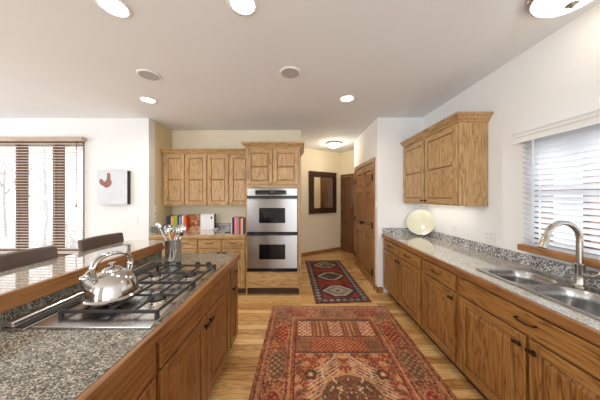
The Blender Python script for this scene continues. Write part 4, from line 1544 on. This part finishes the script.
# ------------------------------------------------------------------ rugs
def rug(name, label, loc, rz, w, l, paint, res, h=0.011):
    nx, ny = int(w / res) + 1, int(l / res) + 1
    xs = np.linspace(0, w, nx)
    ys = np.linspace(0, l, ny)
    U, V = np.meshgrid(xs, ys)
    colr = paint(U, V)                      # (ny, nx, 3) sRGB 0..255
    c = colr / 255
    lin = np.where(c <= 0.04045, c / 12.92, ((c + 0.055) / 1.055) ** 2.4)
    verts = np.stack([U - w / 2, l / 2 - V, np.full_like(U, h)], -1).reshape(-1, 3)
    idx = np.arange(nx * ny).reshape(ny, nx)
    q = np.stack([idx[:-1, :-1], idx[1:, :-1], idx[1:, 1:], idx[:-1, 1:]], -1).reshape(-1, 4)
    # border skirt down to the floor
    loop = np.concatenate([idx[0, :-1], idx[:-1, -1], idx[-1, :0:-1], idx[:0:-1, 0]])
    sk_ = verts[loop].copy(); sk_[:, 2] = 0.0005
    base = len(verts)
    allv = np.concatenate([verts, sk_])
    m = len(loop)
    sq = np.stack([loop, np.roll(loop, -1), base + (np.arange(m) + 1) % m, base + np.arange(m)], -1)
    me = bpy.data.meshes.new(name)
    me.from_pydata(allv.tolist(), [], np.concatenate([q, sq]).tolist() + [list(range(base, base + m))[::-1]])
    a = me.color_attributes.new('dye', 'FLOAT_COLOR', 'POINT')
    full = np.concatenate([lin.reshape(-1, 3), lin.reshape(-1, 3)[loop]])
    full = np.concatenate([full, np.ones((len(full), 1))], 1)
    a.data.foreach_set('color', full.astype(np.float32).ravel())
    bm = bmesh.new(); bm.from_mesh(me); bmesh.ops.recalc_face_normals(bm, faces=bm.faces); bm.to_mesh(me); bm.free()
    me.materials.append(attr_mat('woven_' + name))
    o = bpy.data.objects.new(name, me)
    o.location = loc
    o.rotation_euler = (0, 0, rz)
    COL.objects.link(o)
    return tag(o, label, 'rug')


RED = np.array((156, 66, 46.)); BRICK = np.array((140, 76, 54.)); TAN = np.array((194, 142, 100.)); OLIVE = np.array((112, 84, 62.))
DRK = np.array((76, 50, 44.)); ROSE = np.array((186, 138, 112.)); CREAM = np.array((214, 188, 152.))


def vnoise(U, V, s, seed):
    rs = np.random.RandomState(seed)
    g = rs.rand(256, 256)
    x, y = U * s, V * s
    xi, yi = np.floor(x).astype(int), np.floor(y).astype(int)
    fx, fy = x - xi, y - yi
    fx, fy = fx * fx * (3 - 2 * fx), fy * fy * (3 - 2 * fy)
    def G(i, j):
        return g[j % 256, i % 256]
    return (G(xi, yi) * (1 - fx) + G(xi + 1, yi) * fx) * (1 - fy) + (G(xi, yi + 1) * (1 - fx) + G(xi + 1, yi + 1) * fx) * fy


def garden_rug(U, V):
    w, l = 1.52, 2.44
    C = np.empty(U.shape + (3,))
    C[:] = RED
    mx = w / 2
    su = np.abs(U - mx)                     # left-right mirror
    dist = np.minimum(np.minimum(U, w - U), np.minimum(V, l - V))

    def put(mask, c, a=1.0):
        C[mask] = C[mask] * (1 - a) + c * a
    spk = vnoise(su, V, 95, 1)
    spk2 = vnoise(su, V, 60, 2)
    # ---- field
    f = dist > 0.33
    put(f & (spk > 0.60), TAN)
    put(f & (spk2 < 0.28), BRICK)
    # tree branches in the lower field
    low = f & (V > 0.86)
    wav = np.sin((su * 46 + np.sin(V * 17) * 1.4)) + np.sin(V * 62 + np.sin(su * 24) * 2.2)
    put(low & (wav > 0.75), TAN)
    put(low & (wav < -1.25), OLIVE)
    br = np.abs(su - (0.06 + 0.10 * np.sin((V - 0.86) * 7) ** 2 + 0.28 * np.clip(V - 0.95, 0, 0.3)))
    put(low & (br < 0.009), CREAM)
    for k in range(14):
        v0 = 0.92 + 0.035 * k
        leaf = np.abs((su - 0.05) - (V - v0) * 1.4)
        put(low & (leaf < 0.008) & (su > 0.05) & (su < 0.34) & (V < v0 + 0.2), CREAM)
    for (cu, cv, r) in ((0.0, 1.36, 0.23), (0.0, 2.0, 0.2)):
        d = np.hypot(su - cu, (V - cv) * 1.0)
        put(d < r + 0.018, TAN)
        put(d < r, OLIVE * 0.9)
        put((d < r) & (spk > 0.56), BRICK)
        put((d < r) & (spk2 > 0.72), CREAM)
    for (cu, cv, r) in ((0.30, 1.12, 0.05), (0.33, 1.6, 0.06), (0.30, 1.9, 0.05)):
        d = np.hypot(su - cu, V - cv)
        put(d < r, DRK); put(d < r * 0.7, BRICK); put(d < r * 0.35, CREAM)
    # second row: olive stripes at the sides, speckled red between
    r2 = f & (V > 0.66) & (V < 0.86)
    put(r2, RED)
    put(r2 & (np.sin(su * 150) * np.sin(V * 150) > 0.25), TAN)
    side = r2 & (su > 0.27)
    put(side, BRICK)
    put(side & (np.abs(((V - 0.66) / 0.066) % 1 - 0.5) < 0.27), OLIVE * 1.15)
    # first row of five panels
    r1 = f & (V > 0.365) & (V < 0.63)
    put(r1, BRICK)
    pu = (U - (mx - 0.425)) / 0.17
    pi_ = np.floor(pu).astype(int)
    fu = (pu - pi_) * 0.17 - 0.085
    lat = np.abs(np.sin((fu + V) * 58)) + 0.0
    lat2 = np.abs(np.sin((fu - V) * 58))
    inb = r1 & (np.abs(fu) < 0.072) & (pi_ >= 0) & (pi_ <= 4)
    latt = inb & (pi_ % 2 == 0)
    put(latt, np.array((178, 84, 58.)))
    put(latt & ((lat < 0.42) | (lat2 < 0.42)), CREAM)
    stp = inb & (pi_ % 2 == 1)
    put(stp, np.array((146, 92, 66.)))
    put(stp & (np.abs((fu / 0.048) % 1 - 0.5) < 0.2), TAN)
    for vv in (0.345, 0.64, 0.865):
        put(f & (np.abs(V - vv) < 0.008), DRK)
        put(f & (np.abs(V - vv - 0.012) < 0.004), TAN)
    # ---- borders
    b = dist <= 0.33
    put(b, np.array((152, 80, 58.)))
    put(b & (spk > 0.55), TAN, 0.8)
    put(b & (spk < 0.28), DRK, 0.7)
    # guard stripes
    for a0, a1, c in ((0.0, 0.012, np.array((150, 58, 46.))), (0.02, 0.03, DRK), (0.045, 0.055, TAN), (0.075, 0.083, DRK), (0.255, 0.263, DRK), (0.275, 0.292, TAN), (0.30, 0.31, RED), (0.318, 0.33, DRK)):
        put((dist > a0) & (dist <= a1), c, 0.85)
    # medallions along the main border
    main = (dist > 0.085) & (dist < 0.253)
    along_side = (np.minimum(U, w - U) <= np.minimum(V, l - V))
    t = np.where(along_side, V - 0.17, U - mx)
    e = np.where(along_side, np.minimum(U, w - U) - 0.169, np.minimum(V, l - V) - 0.169)
    per = np.where(along_side, 0.42, 0.43)
    kk = np.round(t / per).astype(int)
    tt = t - kk * per
    d = np.maximum(np.abs(tt) * 0.42 + np.abs(e) * 0.0, np.hypot(tt * 0.48, e))
    even = kk % 2 == 0
    put(main & (d < 0.082), TAN, 0.7)
    put(main & (d < 0.077) & even, OLIVE * 0.95, 0.8)
    put(main & (d < 0.075) & ~even, np.array((150, 58, 46.)))
    dots = np.sin(tt * 105) * np.sin(e * 105)
    put(main & (d < 0.066) & (dots > 0.5), TAN)
    put(main & (d < 0.066) & (dots < -0.6), DRK, 0.6)
    # pale sheen of the far end, painted into the dye colours
    end_sheen = np.clip(1 - V / 0.42, 0, 1)[..., None] * 0.42
    C[:] = C * (1 - end_sheen) + np.array((198, 158, 132.)) * end_sheen
    s3 = vnoise(su, V, 120, 11)
    put(s3 > 0.68, TAN * 0.95, 0.38)
    put(s3 < 0.30, DRK, 0.42)
    # wear
    wr = vnoise(U, V, 9, 5)[..., None]
    C[:] = C * (0.90 + 0.2 * wr)
    return np.clip(C, 0, 255)


rug('area_rug', 'large red patterned rug in the aisle between the counters', (0.38, 2.90 - 1.22, 0), 0, 1.52, 2.44, garden_rug, 0.0065)


def runner_rug(U, V):
    w, l = 0.79, 1.98
    C = np.empty(U.shape + (3,))
    NAVY = np.array((70, 64, 72.)); REDR = np.array((140, 62, 52.)); CRM = np.array((180, 164, 136.)); DK = np.array((84, 52, 48.)); GRY = np.array((128, 126, 122.)); TEAL = np.array((74, 84, 78.))
    C[:] = REDR
    mx = w / 2
    su = np.abs(U - mx)
    dist = np.minimum(np.minimum(U, w - U), np.minimum(V, l - V))

    def put(m, c):
        C[m] = c
    f = dist > 0.13
    for i, cv in enumerate((0.34, 0.98, 1.60)):
        dv2 = np.abs(V - cv)
        hexd = np.maximum(dv2 / 0.23, su / 0.30 + dv2 / 0.46)
        put(f & (hexd < 0.98), DK)
        step = np.floor(dv2 / 0.022) * 0.022
        h2 = su / 0.25 + step / 0.26
        put(f & (h2 < 0.98) & (dv2 < 0.185), CRM)
        put(f & (h2 < 0.74) & (dv2 < 0.15), TEAL if i != 2 else GRY)
        put(f & (su / 0.15 + dv2 / 0.12 < 0.92), CRM * 0.92 if i != 1 else TEAL * 0.8)
        put(f & (su / 0.09 + dv2 / 0.08 < 0.9), REDR if i != 2 else CRM)
        put(f & (su / 0.04 + dv2 / 0.04 < 0.9), DK)
        put(f & (np.abs(su - 0.245) < 0.012) & (dv2 < 0.10), NAVY)
    spk = vnoise(su, V, 70, 8)
    put(f & (spk > 0.86), DK)
    b = dist <= 0.13
    put(b, NAVY)
    along = np.where(np.minimum(U, w - U) < np.minimum(V, l - V), V, U)
    e = dist - 0.07
    dm = np.abs(((along / 0.095) % 1) - 0.5) * 0.095 * 0.9 + np.abs(e)
    put(b & (dm < 0.04), GRY)
    put(b & (dm < 0.026), np.array((176, 160, 140.)))
    put(b & (dm < 0.014), REDR * 0.9)
    put(dist < 0.022, np.array((104, 48, 44.)))
    put((dist > 0.022) & (dist < 0.03), CRM * 0.8)
    put((dist > 0.115) & (dist < 0.13), DK)
    wr = vnoise(U, V, 9, 6)[..., None]
    C[:] = C * (0.88 + 0.24 * wr)
    return np.clip(C, 0, 255)


rug('runner_rug', 'long red runner with three cream and navy medallions near the pantry doors', (0.545, 3.99, 0), math.atan2(0.11, 1.98), 0.79, 1.98, runner_rug, 0.006)
